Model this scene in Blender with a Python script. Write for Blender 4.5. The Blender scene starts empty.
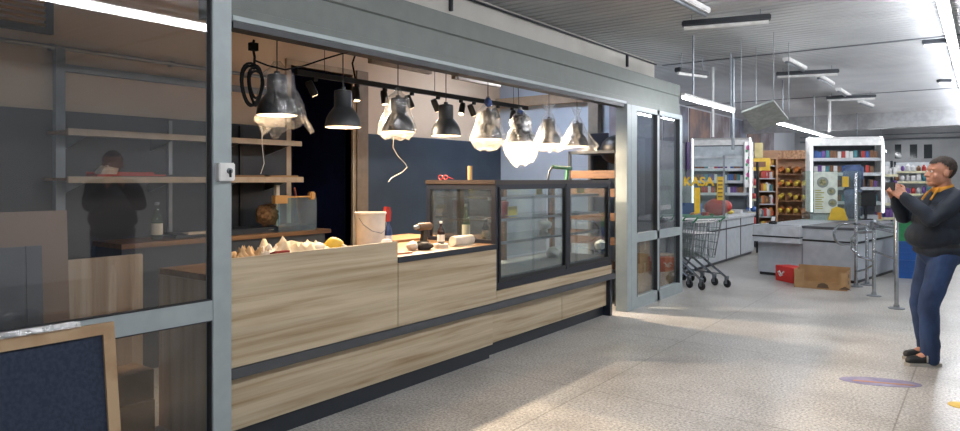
import bpy, bmesh, math, random
from mathutils import Vector, Matrix
random.seed(7)
SC = bpy.context.scene
COL = SC.collection
PI = math.pi

# ------------------------------------------------------------------ camera
F_PX, HOR, CX = 680.0, 180.0, 480.0
CAM = Vector((3.42, 0.0, 1.56))
YAW = math.radians(36.6)
FW = Vector((-math.sin(YAW), math.cos(YAW), 0)); RT = Vector((math.cos(YAW), math.sin(YAW), 0))
cam = bpy.data.cameras.new('camera'); cam_o = bpy.data.objects.new('camera', cam); COL.objects.link(cam_o)
cam_o.location = CAM; cam_o.rotation_euler = (PI/2, 0, YAW)
cam.lens = F_PX/960*36; cam.sensor_width = 36; cam.shift_y = -(215.5-HOR)/960
cam.clip_end = 200
SC.camera = cam_o

def D(px, py, d):            # point seen at a pixel, at distance d along the view axis
    return CAM + FW*d + RT*((px-CX)/F_PX*d) + Vector((0, 0, (HOR-py)/F_PX*d))
def onz(px, py, z):          # where a pixel meets the height z
    return D(px, py, F_PX*(CAM.z-z)/(py-HOR))
def onx(px, py, x):          # where a pixel meets the plane x
    r = FW + RT*((px-CX)/F_PX)
    return D(px, py, (x-CAM.x)/r.x)
def ony(px, py, y):
    r = FW + RT*((px-CX)/F_PX)
    return D(px, py, y/r.y)
def V(*a): return Vector(a)

# ------------------------------------------------------------------ materials
def lin(c):
    if isinstance(c, str):
        c = tuple(int(c[i:i+2], 16)/255 for i in (0, 2, 4))
    return tuple((x/12.92 if x <= .04045 else ((x+.055)/1.055)**2.4) for x in c[:3]) + (1,)
MATS = {}
def nodes(name):
    m = bpy.data.materials.new(name); m.use_nodes = True
    nt = m.node_tree
    return m, nt, nt.nodes['Principled BSDF'], nt.nodes['Material Output']
def mat(name, c, rough=.5, metal=0, c2=None, nscale=8, bump=0, stretch=(1,1,1), spec=.5, detail=4, emit=None, es=0):
    if name in MATS: return MATS[name]
    m, nt, b, out = nodes(name)
    b.inputs['Base Color'].default_value = lin(c); b.inputs['Roughness'].default_value = rough
    b.inputs['Metallic'].default_value = metal; b.inputs['Specular IOR Level'].default_value = spec
    tc = nt.nodes.new('ShaderNodeTexCoord'); mp = nt.nodes.new('ShaderNodeMapping'); mp.inputs['Scale'].default_value = stretch
    nt.links.new(tc.outputs['Object'], mp.inputs['Vector'])
    nz = nt.nodes.new('ShaderNodeTexNoise'); nz.inputs['Scale'].default_value = nscale; nz.inputs['Detail'].default_value = detail
    nt.links.new(mp.outputs['Vector'], nz.inputs['Vector'])
    if c2 is None:
        a = lin(c); c2l = tuple(min(1, x*.82) for x in a[:3])+(1,)
    else: c2l = lin(c2)
    rp = nt.nodes.new('ShaderNodeValToRGB')
    rp.color_ramp.elements[0].position = .38; rp.color_ramp.elements[1].position = .62
    rp.color_ramp.elements[0].color = lin(c); rp.color_ramp.elements[1].color = c2l
    nt.links.new(nz.outputs['Fac'], rp.inputs['Fac']); nt.links.new(rp.outputs['Color'], b.inputs['Base Color'])
    if bump:
        bp = nt.nodes.new('ShaderNodeBump'); bp.inputs['Strength'].default_value = bump; bp.inputs['Distance'].default_value = .01
        nt.links.new(nz.outputs['Fac'], bp.inputs['Height']); nt.links.new(bp.outputs['Normal'], b.inputs['Normal'])
    if emit is not None:
        b.inputs['Emission Color'].default_value = lin(emit); b.inputs['Emission Strength'].default_value = es
    MATS[name] = m
    return m
def glow(name, c, s):
    m, nt, b, out = nodes(name)
    b.inputs['Base Color'].default_value = lin(c); b.inputs['Emission Color'].default_value = lin(c); b.inputs['Emission Strength'].default_value = s
    return m
def glass_mat(name, tint=(.9,.93,.93), refl=1.0, haze=0.0, ior=1.5):
    m = bpy.data.materials.new(name); m.use_nodes = True; nt = m.node_tree; nt.nodes.clear()
    out = nt.nodes.new('ShaderNodeOutputMaterial'); t = nt.nodes.new('ShaderNodeBsdfTransparent'); t.inputs['Color'].default_value = (*tint, 1)
    g = nt.nodes.new('ShaderNodeBsdfGlossy'); g.inputs['Roughness'].default_value = .015
    lw = nt.nodes.new('ShaderNodeLayerWeight'); pw = nt.nodes.new('ShaderNodeMath'); pw.operation = 'POWER'; pw.inputs[1].default_value = 5
    nt.links.new(lw.outputs['Facing'], pw.inputs[0])
    f = nt.nodes.new('ShaderNodeMath'); f.operation = 'MULTIPLY_ADD'; f.inputs[1].default_value = .96; f.inputs[2].default_value = .04
    nt.links.new(pw.outputs[0], f.inputs[0])
    mu = nt.nodes.new('ShaderNodeMath'); mu.operation = 'MULTIPLY'; mu.inputs[1].default_value = refl; mu.use_clamp = True
    mx = nt.nodes.new('ShaderNodeMixShader')
    nt.links.new(f.outputs[0], mu.inputs[0]); nt.links.new(mu.outputs[0], mx.inputs[0])
    nt.links.new(t.outputs[0], mx.inputs[1]); nt.links.new(g.outputs[0], mx.inputs[2])
    last = mx
    if haze:
        d = nt.nodes.new('ShaderNodeBsdfDiffuse'); d.inputs['Color'].default_value = (.6,.62,.64,1)
        nz = nt.nodes.new('ShaderNodeTexNoise'); nz.inputs['Scale'].default_value = 2.5
        mm = nt.nodes.new('ShaderNodeMath'); mm.operation = 'MULTIPLY'; mm.inputs[1].default_value = haze*2
        nt.links.new(nz.outputs['Fac'], mm.inputs[0])
        m2 = nt.nodes.new('ShaderNodeMixShader'); nt.links.new(mm.outputs[0], m2.inputs[0])
        nt.links.new(mx.outputs[0], m2.inputs[1]); nt.links.new(d.outputs[0], m2.inputs[2]); last = m2
    nt.links.new(last.outputs[0], out.inputs['Surface'])
    return m
def plastic_film(name, alpha=.5):
    m = bpy.data.materials.new(name); m.use_nodes = True; nt = m.node_tree; nt.nodes.clear()
    out = nt.nodes.new('ShaderNodeOutputMaterial')
    t = nt.nodes.new('ShaderNodeBsdfTransparent'); t.inputs['Color'].default_value = (.97,.97,.97,1)
    tr = nt.nodes.new('ShaderNodeBsdfTranslucent'); tr.inputs['Color'].default_value = (.85,.83,.8,1)
    di = nt.nodes.new('ShaderNodeBsdfDiffuse'); di.inputs['Color'].default_value = (.7,.7,.7,1)
    g = nt.nodes.new('ShaderNodeBsdfGlossy'); g.inputs['Roughness'].default_value = .18
    nz = nt.nodes.new('ShaderNodeTexNoise'); nz.inputs['Scale'].default_value = 14; nz.inputs['Detail'].default_value = 6; nz.inputs['Distortion'].default_value = 1.5
    tc = nt.nodes.new('ShaderNodeTexCoord'); nt.links.new(tc.outputs['Object'], nz.inputs['Vector'])
    bp = nt.nodes.new('ShaderNodeBump'); bp.inputs['Strength'].default_value = .7; bp.inputs['Distance'].default_value = .02
    nt.links.new(nz.outputs['Fac'], bp.inputs['Height'])
    for s in (g, di, tr): nt.links.new(bp.outputs['Normal'], s.inputs['Normal'])
    m1 = nt.nodes.new('ShaderNodeMixShader'); m1.inputs[0].default_value = .3
    nt.links.new(tr.outputs[0], m1.inputs[1]); nt.links.new(di.outputs[0], m1.inputs[2])
    m2 = nt.nodes.new('ShaderNodeMixShader'); m2.inputs[0].default_value = .45
    nt.links.new(m1.outputs[0], m2.inputs[1]); nt.links.new(g.outputs[0], m2.inputs[2])
    m3 = nt.nodes.new('ShaderNodeMixShader')
    rp = nt.nodes.new('ShaderNodeMapRange'); rp.inputs['From Min'].default_value = .35; rp.inputs['From Max'].default_value = .65
    rp.inputs['To Min'].default_value = alpha*.4; rp.inputs['To Max'].default_value = min(1, alpha*1.5)
    nt.links.new(nz.outputs['Fac'], rp.inputs['Value']); nt.links.new(rp.outputs[0], m3.inputs[0])
    nt.links.new(t.outputs[0], m3.inputs[1]); nt.links.new(m2.outputs[0], m3.inputs[2])
    nt.links.new(m3.outputs[0], out.inputs['Surface'])
    return m
def wood_mat(name, c1, c2, c3, axis='y', rough=.45, scale=1.0, plank=None):
    m, nt, b, out = nodes(name)
    tc = nt.nodes.new('ShaderNodeTexCoord'); mp = nt.nodes.new('ShaderNodeMapping')
    st = {'y': (22, .7, 22), 'x': (.7, 22, 22), 'z': (22, 22, .7)}[axis]
    mp.inputs['Scale'].default_value = tuple(s*scale for s in st)
    nt.links.new(tc.outputs['Object'], mp.inputs['Vector'])
    n1 = nt.nodes.new('ShaderNodeTexNoise'); n1.inputs['Scale'].default_value = 1; n1.inputs['Detail'].default_value = 8; n1.inputs['Distortion'].default_value = .6
    n2 = nt.nodes.new('ShaderNodeTexNoise'); n2.inputs['Scale'].default_value = .35; n2.inputs['Detail'].default_value = 3
    n3 = nt.nodes.new('ShaderNodeTexNoise'); n3.inputs['Scale'].default_value = 5; n3.inputs['Detail'].default_value = 6
    for n in (n1, n2, n3): nt.links.new(mp.outputs[0], n.inputs['Vector'])
    r = nt.nodes.new('ShaderNodeValToRGB'); e = r.color_ramp.elements
    e[0].position = .3; e[0].color = lin(c3); e[1].position = .62; e[1].color = lin(c1)
    k = e.new(.46); k.color = lin(c2)
    nt.links.new(n1.outputs['Fac'], r.inputs['Fac'])
    r2 = nt.nodes.new('ShaderNodeValToRGB'); e = r2.color_ramp.elements
    e[0].position = .35; e[0].color = (.86,.85,.83,1); e[1].position = .6; e[1].color = (1,1,1,1)
    nt.links.new(n2.outputs['Fac'], r2.inputs['Fac'])
    mx = nt.nodes.new('ShaderNodeMix'); mx.data_type = 'RGBA'; mx.blend_type = 'MULTIPLY'; mx.inputs[0].default_value = 1
    nt.links.new(r.outputs[0], mx.inputs[6]); nt.links.new(r2.outputs[0], mx.inputs[7])
    r3 = nt.nodes.new('ShaderNodeValToRGB'); e = r3.color_ramp.elements
    e[0].position = .3; e[0].color = (.88,.87,.86,1); e[1].position = .5; e[1].color = (1,1,1,1)
    nt.links.new(n3.outputs['Fac'], r3.inputs['Fac'])
    my = nt.nodes.new('ShaderNodeMix'); my.data_type = 'RGBA'; my.blend_type = 'MULTIPLY'; my.inputs[0].default_value = 1
    nt.links.new(mx.outputs[2], my.inputs[6]); nt.links.new(r3.outputs[0], my.inputs[7])
    nt.links.new(my.outputs[2], b.inputs['Base Color'])
    b.inputs['Roughness'].default_value = rough
    bp = nt.nodes.new('ShaderNodeBump'); bp.inputs['Strength'].default_value = .08; nt.links.new(n3.outputs['Fac'], bp.inputs['Height'])
    nt.links.new(bp.outputs[0], b.inputs['Normal'])
    return m

# ------------------------------------------------------------------ mesh builder
class MB:
    def __init__(s): s.bm = bmesh.new()
    def _tf(s, vs, M):
        if M is not None: bmesh.ops.transform(s.bm, matrix=M, verts=vs)
    def box(s, lo, hi, M=None, bev=0):
        lo = Vector(lo); hi = Vector(hi)
        r = bmesh.ops.create_cube(s.bm, size=1); vs = r['verts']
        d = hi-lo; c = (hi+lo)/2
        bmesh.ops.transform(s.bm, matrix=Matrix.Translation(c) @ Matrix.Diagonal((abs(d.x), abs(d.y), abs(d.z), 1)), verts=vs)
        if bev:
            es = list({e for v in vs for e in v.link_edges})
            r = bmesh.ops.bevel(s.bm, geom=es, offset=bev, segments=2, affect='EDGES', clamp_overlap=True)
            vs = list({v for f in r['faces'] for v in f.verts} | {v for v in vs if v.is_valid})
        s._tf(vs, M); return s
    def tube(s, pts, r, seg=8, cap=True, closed=False, rs=None):
        pts = [Vector(p) for p in pts]; n = len(pts); rings = []
        up = Vector((0, 0, 1)); prev = None
        for i, p in enumerate(pts):
            if closed: t = (pts[(i+1) % n]-pts[i-1])
            else: t = pts[min(i+1, n-1)]-pts[max(i-1, 0)]
            t.normalize()
            if prev is None:
                a = t.cross(up)
                if a.length < 1e-3: a = t.cross(Vector((1, 0, 0)))
            else:
                a = prev - t*prev.dot(t)
                if a.length < 1e-4: a = t.cross(up)
            a.normalize(); prev = a; b = t.cross(a)
            rr = rs[i] if rs else r
            rings.append([s.bm.verts.new(p+(a*math.cos(2*PI*k/seg)+b*math.sin(2*PI*k/seg))*rr) for k in range(seg)])
        m = n if closed else n-1
        for i in range(m):
            A, B = rings[i], rings[(i+1) % n]
            for k in range(seg):
                s.bm.faces.new((A[k], A[(k+1) % seg], B[(k+1) % seg], B[k]))
        if cap and not closed:
            s.bm.faces.new(rings[0][::-1]); s.bm.faces.new(rings[-1])
        return s
    def lathe(s, prof, seg=20, M=None, capb=True, capt=True):
        rings = []; vs = []
        for r, z in prof:
            rg = [s.bm.verts.new((r*math.cos(2*PI*k/seg), r*math.sin(2*PI*k/seg), z)) for k in range(seg)]
            rings.append(rg); vs += rg
        for A, B in zip(rings, rings[1:]):
            for k in range(seg): s.bm.faces.new((A[k], A[(k+1) % seg], B[(k+1) % seg], B[k]))
        if capb: s.bm.faces.new(rings[0][::-1])
        if capt: s.bm.faces.new(rings[-1])
        s._tf(vs, M); return s
    def ball(s, c, r, sc=(1,1,1), M=None, u=14, v=9):
        q = bmesh.ops.create_uvsphere(s.bm, u_segments=u, v_segments=v, radius=r); vs = q['verts']
        X = Matrix.Translation(Vector(c)) @ (M if M is not None else Matrix.Identity(4)) @ Matrix.Diagonal((*sc, 1))
        bmesh.ops.transform(s.bm, matrix=X, verts=vs); return s
    def cap(s, p0, r0, p1, r1, sc=1, n=6):     # tapered capsule
        p0 = Vector(p0); p1 = Vector(p1)
        s.tube([p0.lerp(p1, i/n) for i in range(n+1)], 0, seg=14, rs=[r0+(r1-r0)*i/n for i in range(n+1)])
        s.ball(p0, r0); s.ball(p1, r1); return s
    def prism(s, pts, ax, lo, hi, M=None):      # polygon in the plane across an axis, extruded
        def mk(p, h):
            return {'x': (h, p[0], p[1]), 'y': (p[0], h, p[1]), 'z': (p[0], p[1], h)}[ax]
        A = [s.bm.verts.new(mk(p, lo)) for p in pts]; B = [s.bm.verts.new(mk(p, hi)) for p in pts]
        n = len(pts)
        s.bm.faces.new(A); s.bm.faces.new(B[::-1])
        for i in range(n): s.bm.faces.new((A[i], B[i], B[(i+1) % n], A[(i+1) % n]))
        s._tf(A+B, M); return s
    def quad(s, *p):
        s.bm.faces.new([s.bm.verts.new(x) for x in p]); return s
    def noise(s, amp, f=9, seed=0):
        from mathutils import noise as N
        for v in s.bm.verts:
            v.co += N.noise_vector(v.co*f+Vector((seed, seed*1.7, 3)))*amp
        return s
    def mesh(s, name, m=None, smooth=False):
        bmesh.ops.recalc_face_normals(s.bm, faces=s.bm.faces)
        me = bpy.data.meshes.new(name); s.bm.to_mesh(me); s.bm.free()
        if smooth is True:
            for p in me.polygons: p.use_smooth = True
        elif smooth:
            me.shade_smooth() if hasattr(me, 'shade_smooth') else None
            me.set_sharp_from_angle(angle=smooth)
        if m is not None: me.materials.append(m)
        return me
def link(name, me, parent=None, loc=None, rot=None):
    o = bpy.data.objects.new(name, me); COL.objects.link(o)
    if parent is not None: o.parent = parent
    if loc is not None: o.location = loc
    if rot is not None: o.rotation_euler = rot
    return o
def part(name, mb, m, parent, smooth=.6, label=None, loc=None, rot=None):
    o = link(name, mb.mesh(name, m, smooth), parent, loc, rot)
    if label: o['label'] = label
    return o
def tag(o, label, cat, group=None, kind=None):
    o['label'] = label; o['category'] = cat
    if group: o['group'] = group
    if kind: o['kind'] = kind
    return o
def thing(name, label, cat, loc=(0,0,0), rz=0, group=None):
    o = link(name, None, None, loc, (0,0,rz)); return tag(o, label, cat, group)
def solo(name, mb, m, label, cat, loc=(0,0,0), rz=0, group=None, smooth=.6, rot=None):
    o = link(name, mb.mesh(name, m, smooth), None, loc, rot or (0,0,rz)); return tag(o, label, cat, group)
def struct(name, mb, m, parent=None, smooth=.6):
    o = link(name, mb.mesh(name, m, smooth), parent)
    if parent is None: o['kind'] = 'structure'
    return o
def copy_tree(o, parent=None):
    c = o.copy(); COL.objects.link(c)
    if parent is not None: c.parent = parent
    for ch in list(o.children): copy_tree(ch, c)
    return c
def baked(mb, m, voxel=.01, smooth_it=4, name='body'):
    o = link('tmp', mb.mesh('tmp'))
    r = o.modifiers.new('r', 'REMESH'); r.mode = 'VOXEL'; r.voxel_size = voxel; r.use_smooth_shade = True
    s = o.modifiers.new('s', 'SMOOTH'); s.factor = .5; s.iterations = smooth_it
    dg = bpy.context.evaluated_depsgraph_get(); dg.update()
    me = bpy.data.meshes.new_from_object(o.evaluated_get(dg)); me.name = name
    bpy.data.objects.remove(o)
    me.materials.clear(); me.materials.append(m)
    for p in me.polygons: p.use_smooth = True
    return me
def text_mesh(name, txt, size, m, extrude=.002, align='CENTER', bold=0):
    cu = bpy.data.curves.new(name, 'FONT'); cu.body = txt; cu.size = size; cu.extrude = extrude; cu.align_x = align; cu.offset = bold
    o = bpy.data.objects.new('tmp', cu); COL.objects.link(o)
    dg = bpy.context.evaluated_depsgraph_get(); dg.update()
    me = bpy.data.meshes.new_from_object(o.evaluated_get(dg)); me.name = name
    bpy.data.objects.remove(o)
    me.materials.clear(); me.materials.append(m); return me
def R4(a, ax='Z'): return Matrix.Rotation(a, 4, ax)
def T4(*p): return Matrix.Translation(Vector(p))

# ------------------------------------------------------------------ palette
M_frame = mat('powder_coated_frame', '98A2A4', .45, c2='929C9E')
M_fascia = mat('fascia_paint', '5C625E', .5, c2='575D59')
M_gasket = mat('black_gasket', '20242A', .5)
M_dark = mat('graphite_metal', '222830', .42, c2='1E242B')
M_navy = mat('navy_metal', '151B28', .45)
M_oak = wood_mat('light_oak_laminate', 'BFB096', 'B09F84', '957F60', 'y')
M_oakrail = mat('graphite_rail', '44484C', .4, c2='3F4347')
M_topwood = wood_mat('worktop_wood', '8E6C4A', '775838', '503824', 'y')
M_brown = wood_mat('brown_shelf_wood', '8C6844', '785636', '523824', 'y')
M_pale = wood_mat('pale_board', 'C8B8A4', 'B8A48C', 'A08C74', 'z', scale=.5)
M_wall = mat('warm_plaster', 'DCC8B0', .85, c2='D6C0A8', nscale=2)
M_white = mat('white_paint', 'D8DCE0', .6, c2='CFD4D8', nscale=2)
M_navypanel = mat('navy_wall_panel', '34414F', .55, c2='2F3B49', nscale=3)
M_slate = mat('slate_wall_panel', '282B32', .6, c2='23262C', nscale=4)
M_chrome = mat('brushed_steel', 'B4B8BC', .25, 1)
M_steel = mat('galvanised_steel', '8E949A', .4, .8)
M_zinc = mat('cart_wire', '9AA4A2', .35, .9)
M_wht = mat('white_plastic', 'E8E8E6', .4)
M_cream = mat('cream_plastic', 'E6DCCB', .5)
M_black = mat('black_plastic', '16181B', .45)
M_glassbay = glass_mat('window_glass', (.82,.83,.84), 1.6, .012)
M_glass = glass_mat('cabinet_glass', (.93,.96,.95), 2.0, .02)
M_clear = glass_mat('clear_glass', (.88,.95,.9), 1.6, .03)
# ================================================================== the setting
CEIL = 3.3
def floor_mat():
    m, nt, b, out = nodes('terrazzo_slabs')
    tc = nt.nodes.new('ShaderNodeTexCoord')
    sp = nt.nodes.new('ShaderNodeTexNoise'); sp.inputs['Scale'].default_value = 55; sp.inputs['Detail'].default_value = 5; sp.inputs['Roughness'].default_value = .75
    big = nt.nodes.new('ShaderNodeTexNoise'); big.inputs['Scale'].default_value = 1.3; big.inputs['Detail'].default_value = 7; big.inputs['Roughness'].default_value = .65
    mp = nt.nodes.new('ShaderNodeMapping'); mp.inputs['Location'].default_value = (-1.06, -4.55, 0)
    br = nt.nodes.new('ShaderNodeTexBrick'); br.offset = 0; br.inputs['Scale'].default_value = 1; br.inputs['Brick Width'].default_value = 1.9
    br.inputs['Row Height'].default_value = 1.9; br.inputs['Mortar Size'].default_value = .006; br.inputs['Mortar Smooth'].default_value = .3
    br.inputs['Color1'].default_value = (1,1,1,1); br.inputs['Color2'].default_value = (.93,.93,.93,1); br.inputs['Mortar'].default_value = (.55,.53,.5,1)
    for n in (sp, big): nt.links.new(tc.outputs['Object'], n.inputs['Vector'])
    nt.links.new(tc.outputs['Object'], mp.inputs['Vector']); nt.links.new(mp.outputs[0], br.inputs['Vector'])
    r = nt.nodes.new('ShaderNodeValToRGB'); e = r.color_ramp.elements
    e[0].position = .36; e[0].color = lin('6E6C68'); e[1].position = .62; e[1].color = lin('D2CFC9'); k = e.new(.48); k.color = lin('A6A39E')
    nt.links.new(sp.outputs['Fac'], r.inputs['Fac'])
    r2 = nt.nodes.new('ShaderNodeValToRGB'); e = r2.color_ramp.elements
    e[0].position = .3; e[0].color = (.66,.64,.62,1); e[1].position = .55; e[1].color = (1,1,1,1)
    nt.links.new(big.outputs['Fac'], r2.inputs['Fac'])
    last = r.outputs[0]
    for o in (r2.outputs[0], br.outputs['Color']):
        mx = nt.nodes.new('ShaderNodeMix'); mx.data_type = 'RGBA'; mx.blend_type = 'MULTIPLY'; mx.inputs[0].default_value = 1
        nt.links.new(last, mx.inputs[6]); nt.links.new(o, mx.inputs[7]); last = mx.outputs[2]
    nt.links.new(last, b.inputs['Base Color'])
    mr = nt.nodes.new('ShaderNodeMapRange'); mr.inputs['To Min'].default_value = .22; mr.inputs['To Max'].default_value = .42
    nt.links.new(big.outputs['Fac'], mr.inputs['Value']); nt.links.new(mr.outputs[0], b.inputs['Roughness'])
    bp = nt.nodes.new('ShaderNodeBump'); bp.inputs['Strength'].default_value = .1; bp.inputs['Distance'].default_value = .004
    nt.links.new(sp.outputs['Fac'], bp.inputs['Height']); nt.links.new(bp.outputs[0], b.inputs['Normal'])
    return m
struct('floor', MB().box((-6, -4, -.1), (8, 27, 0)), floor_mat())

# ribbed metal ceiling
M_ceil = mat('ribbed_ceiling_sheet', 'BABCBE', .45, c2='AEB0B4', nscale=1.5)
mb = MB(); pr = []
y = -4.0
while y < 27.0:
    pr += [(y, CEIL), (y+.085, CEIL), (y+.095, CEIL+.010), (y+.122, CEIL+.010)]; y += .132
A = [mb.bm.verts.new((-6, p[0], p[1])) for p in pr]; B = [mb.bm.verts.new((8, p[0], p[1])) for p in pr]
for i in range(len(pr)-1): mb.bm.faces.new((A[i], A[i+1], B[i+1], B[i]))
mb.box((-6, -4, CEIL+.06), (8, 27, CEIL+.12))
struct('ceiling', mb, M_ceil)
mb = MB()
for yy, x0 in ((4.3, -.5), (9.9, -.5), (15.6, -2.2)): mb.box((x0, yy, CEIL-.012), (8, yy+.05, CEIL+.012))
struct('trim_1', mb, mat('ceiling_joint', '6A6E74', .5))

struct('wall_right', MB().box((8, -4, 0), (8.1, 27, CEIL)), M_white)
struct('wall_near', MB().box((-2.7, -4.1, 0), (8, -4, CEIL)), M_white)
# far wall with three dark windows
M_far = mat('far_wall_paint', 'AEB0B2', .7, nscale=1)
wl = onz(0,0,10) if False else None
wins = []
for a, b_ in ((893, 903), (908, 919), (922, 934)):
    p = ony(a, 143, 27); q = ony(b_, 160, 27); wins.append((p.x, q.x, ony(a,160,27).z, ony(a,143,27).z))
mb = MB(); x = -6.0
for (a, b_, z0, z1) in wins:
    mb.box((x, 27, 0), (a, 27.1, CEIL)); mb.box((a, 27, 0), (b_, 27.1, z0)); mb.box((a, 27, z1), (b_, 27.1, CEIL)); x = b_
mb.box((x, 27, 0), (8, 27.1, CEIL))
struct('wall_far', mb, M_far)
M_nightglass = mat('night_window_pane', '2C3438', .1)
for i, (a, b_, z0, z1) in enumerate(wins):
    w = struct('window_%d' % (i+3), MB().box((a, 27.0, z0), (a+.05, 27.06, z1)).box((b_-.05, 27.0, z0), (b_, 27.06, z1)).box((a+.05, 27.0, z0), (b_-.05, 27.06, z0+.05)).box((a+.05, 27.0, z1-.05), (b_-.05, 27.06, z1)), M_far)
    part('window_pane', MB().box((a+.05, 27.03, z0+.05), (b_-.05, 27.05, z1-.05)), M_nightglass, w)
# downstand across the hall
struct('trim_2', MB().box((-2.2, 20.3, 2.9), (8, 20.6, CEIL)), mat('downstand_paint', 'A6A8AA', .7))

# left wall of the hall, past the shop unit
M_hall = mat('hall_wall', 'B9BCC2', .7, c2='AEB2BA', nscale=1.2)
struct('wall_left', MB().box((-2.3, 8.78, 0), (-2.2, 27, CEIL)), M_hall)
# back wall of the unit: doorway y 4.66..5.55, height 2.8
XB = -2.6
struct('wall_back', MB().box((XB-.1, -4, 0), (XB, 4.66, CEIL)).box((XB-.1, 4.66, 2.8), (XB, 5.55, CEIL)).box((XB-.1, 5.55, 0), (XB, 8.7, CEIL)), M_wall)
# end wall of the unit
struct('wall_end', MB().box((-2.6, 8.62, 0), (-.62, 8.72, CEIL)).box((-.62, 8.62, 0), (-.1, 8.72, 2.86)), mat('end_wall_paint', 'B9C6D4', .7, c2='B2C0D0', nscale=1.5))
# dark recess behind the doorway
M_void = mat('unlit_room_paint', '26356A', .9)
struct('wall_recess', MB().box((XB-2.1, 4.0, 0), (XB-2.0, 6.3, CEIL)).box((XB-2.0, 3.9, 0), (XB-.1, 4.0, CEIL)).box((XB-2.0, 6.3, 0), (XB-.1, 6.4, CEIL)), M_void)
d = struct('door_1', MB().box((XB-.1, 4.60, 0), (XB+.03, 4.66, 2.86)).box((XB-.1, 5.55, 0), (XB+.03, 5.60, 2.86)).box((XB-.1, 4.66, 2.8), (XB+.03, 5.55, 2.86)), mat('door_lining', 'B7A48C', .6))
struct('trim_3', MB().box((XB, 5.6, 0), (XB+.05, 5.78, 2.86)), mat('brown_door_jamb', '8A7763', .6))
# dark cladding on the back wall
struct('trim_4', MB().box((XB, 5.78, 0), (XB+.03, 8.6, 2.12)), M_navypanel)
struct('trim_5', MB().box((XB, 1.95, 0), (XB+.03, 4.6, 2.12)), M_slate)
# beam over the end wall, corner post
struct('trim_6', MB().box((-2.6, 8.5, 2.66), (-.1, 8.62, 2.8)), mat('ochre_beam', '9C8A76', .6))
p = ony(594, 100, 8.5)
struct('trim_7', MB().box((p.x-.09, 8.5, 0), (p.x+.06, 8.62, 2.66)), mat('end_wall_post', '8C8478', .6))
# service pipe on the back wall; added frame stands in for a glazing reflection
struct('trim_8', MB().tube([(XB+.06, -1, 2.62), (XB+.06, 4.4, 2.62)], .018).box((XB, 2.3, 2.595), (XB+.07, 2.33, 2.645)).box((XB, 3.3, 2.595), (XB+.07, 3.33, 2.645)).box((XB, 4.1, 2.595), (XB+.07, 4.13, 2.645)), M_steel)
struct('trim_9', MB().box((XB+.03, 2.33, 0), (XB+.09, 2.40, 2.62)).box((XB, 2.40, 2.44), (XB+.05, 4.4, 2.50)), mat('reflected_frame_paint', '8E99A4', .5))
# blinds window high on the back wall
w = struct('window_2', MB().box((XB, .9, 2.72), (XB+.05, .95, 3.28)).box((XB, 2.28, 2.72), (XB+.05, 2.33, 3.28)).box((XB, .95, 2.72), (XB+.05, 2.28, 2.77)), mat('window_frame_grey', '4A5058', .5))
mb = MB(); z = 2.78
while z < 3.26:
    mb.box((XB+.01, .95, z), (XB+.03, 2.28, z+.022)); z += .045
part('window_blind', mb, mat('amber_blind', 'B98B4A', .6), w)

# ---- partition: fascia, posts
mb = MB()
mb.prism([(-.12, 2.46), (.0, 2.46), (.0, 2.54), (-.015, 2.545), (-.015, 2.72), (.0, 2.73), (.0, 2.88), (-.12, 2.88)], 'y', 2.12, 9.3)
mb.box((-.12, -4, 2.75), (0, 2.12, 2.88))
struct('wall_front', mb, M_fascia)
struct('trim_10', MB().box((-.005, 2.25, 2.465), (.012, 7.5, 2.492)), M_frame)
struct('trim_11', MB().box((-.11, 2.26, 2.425), (-.0, 7.5, 2.46)), M_gasket)
struct('trim_12', MB().box((-.62, -4, 2.88), (-.5, 9.6, CEIL)), mat('bulkhead_paint', 'C6C2BA', .6, nscale=1))
struct('trim_13', MB().box((-.5, -4, 2.86), (-.1, 9.3, 2.88)), M_fascia)
struct('trim_20', MB().tube([(-.47, -4, CEIL-.04), (-.47, 9.6, CEIL-.04)], .012).box((-.5, 4.8, 3.1), (-.47, 4.83, CEIL-.03)).box((-.5, 8.6, 3.1), (-.47, 8.63, CEIL-.03)), M_gasket)
pl = struct('trim_14', MB().box((-.03, 2.12, 0), (.02, 2.238, 2.88), bev=.004).box((-.08, 2.14, 0), (-.03, 2.24, 2.46)), M_frame)
struct('trim_15', MB().box((-.12, 7.48, 0), (.03, 7.60, 2.46), bev=.004), M_frame)
# left glazed bay
fr = struct('window_1', MB().box((-.03, -1.2, .79), (.015, 2.12, .90)).box((-.03, -1.2, 0), (.015, 2.12, .16)).box((-.03, -1.3, 0), (.015, -1.2, 2.75)), M_frame)
part('gasket', MB().box((-.02, 2.11, .16), (.017, 2.12, .79)).box((-.02, 2.11, .90), (.017, 2.12, 2.75)).box((-.02, -1.2, .90), (.017, 2.11, .906)).box((-.02, -1.2, .784), (.017, 2.11, .79)), M_gasket, fr)
part('window_pane', MB().box((-.012, -1.19, .905), (-.004, 2.115, 2.745)), M_glassbay, fr)
part('window_pane', MB().box((-.012, -1.19, .165), (-.004, 2.115, .785)), M_glassbay, fr)
# right glazed door leaf
fr = struct('door_2', MB().box((-.05, 7.60, 0), (.03, 7.76, 2.46)).box((-.05, 9.2, 0), (.03, 9.3, 2.46)).box((-.05, 8.40, 0), (.03, 8.47, 2.46))
    .box((-.05, 7.76, 0), (.03, 9.2, .14)).box((-.05, 7.76, .80), (.03, 9.2, .91)).box((-.05, 7.76, 2.40), (.03, 9.2, 2.46)), M_frame)
for (a, b_) in ((7.76, 8.40), (8.47, 9.2)):
    for (c, e) in ((.14, .80), (.91, 2.40)):
        part('door_pane', MB().box((-.014, a, c), (-.006, b_, e)), M_glassbay if c > .5 else M_glass, fr)
        part('gasket', MB().box((-.02, a, c), (.032, a+.012, e)).box((-.02, b_-.012, c), (.032, b_, e)), M_gasket, fr)
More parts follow.
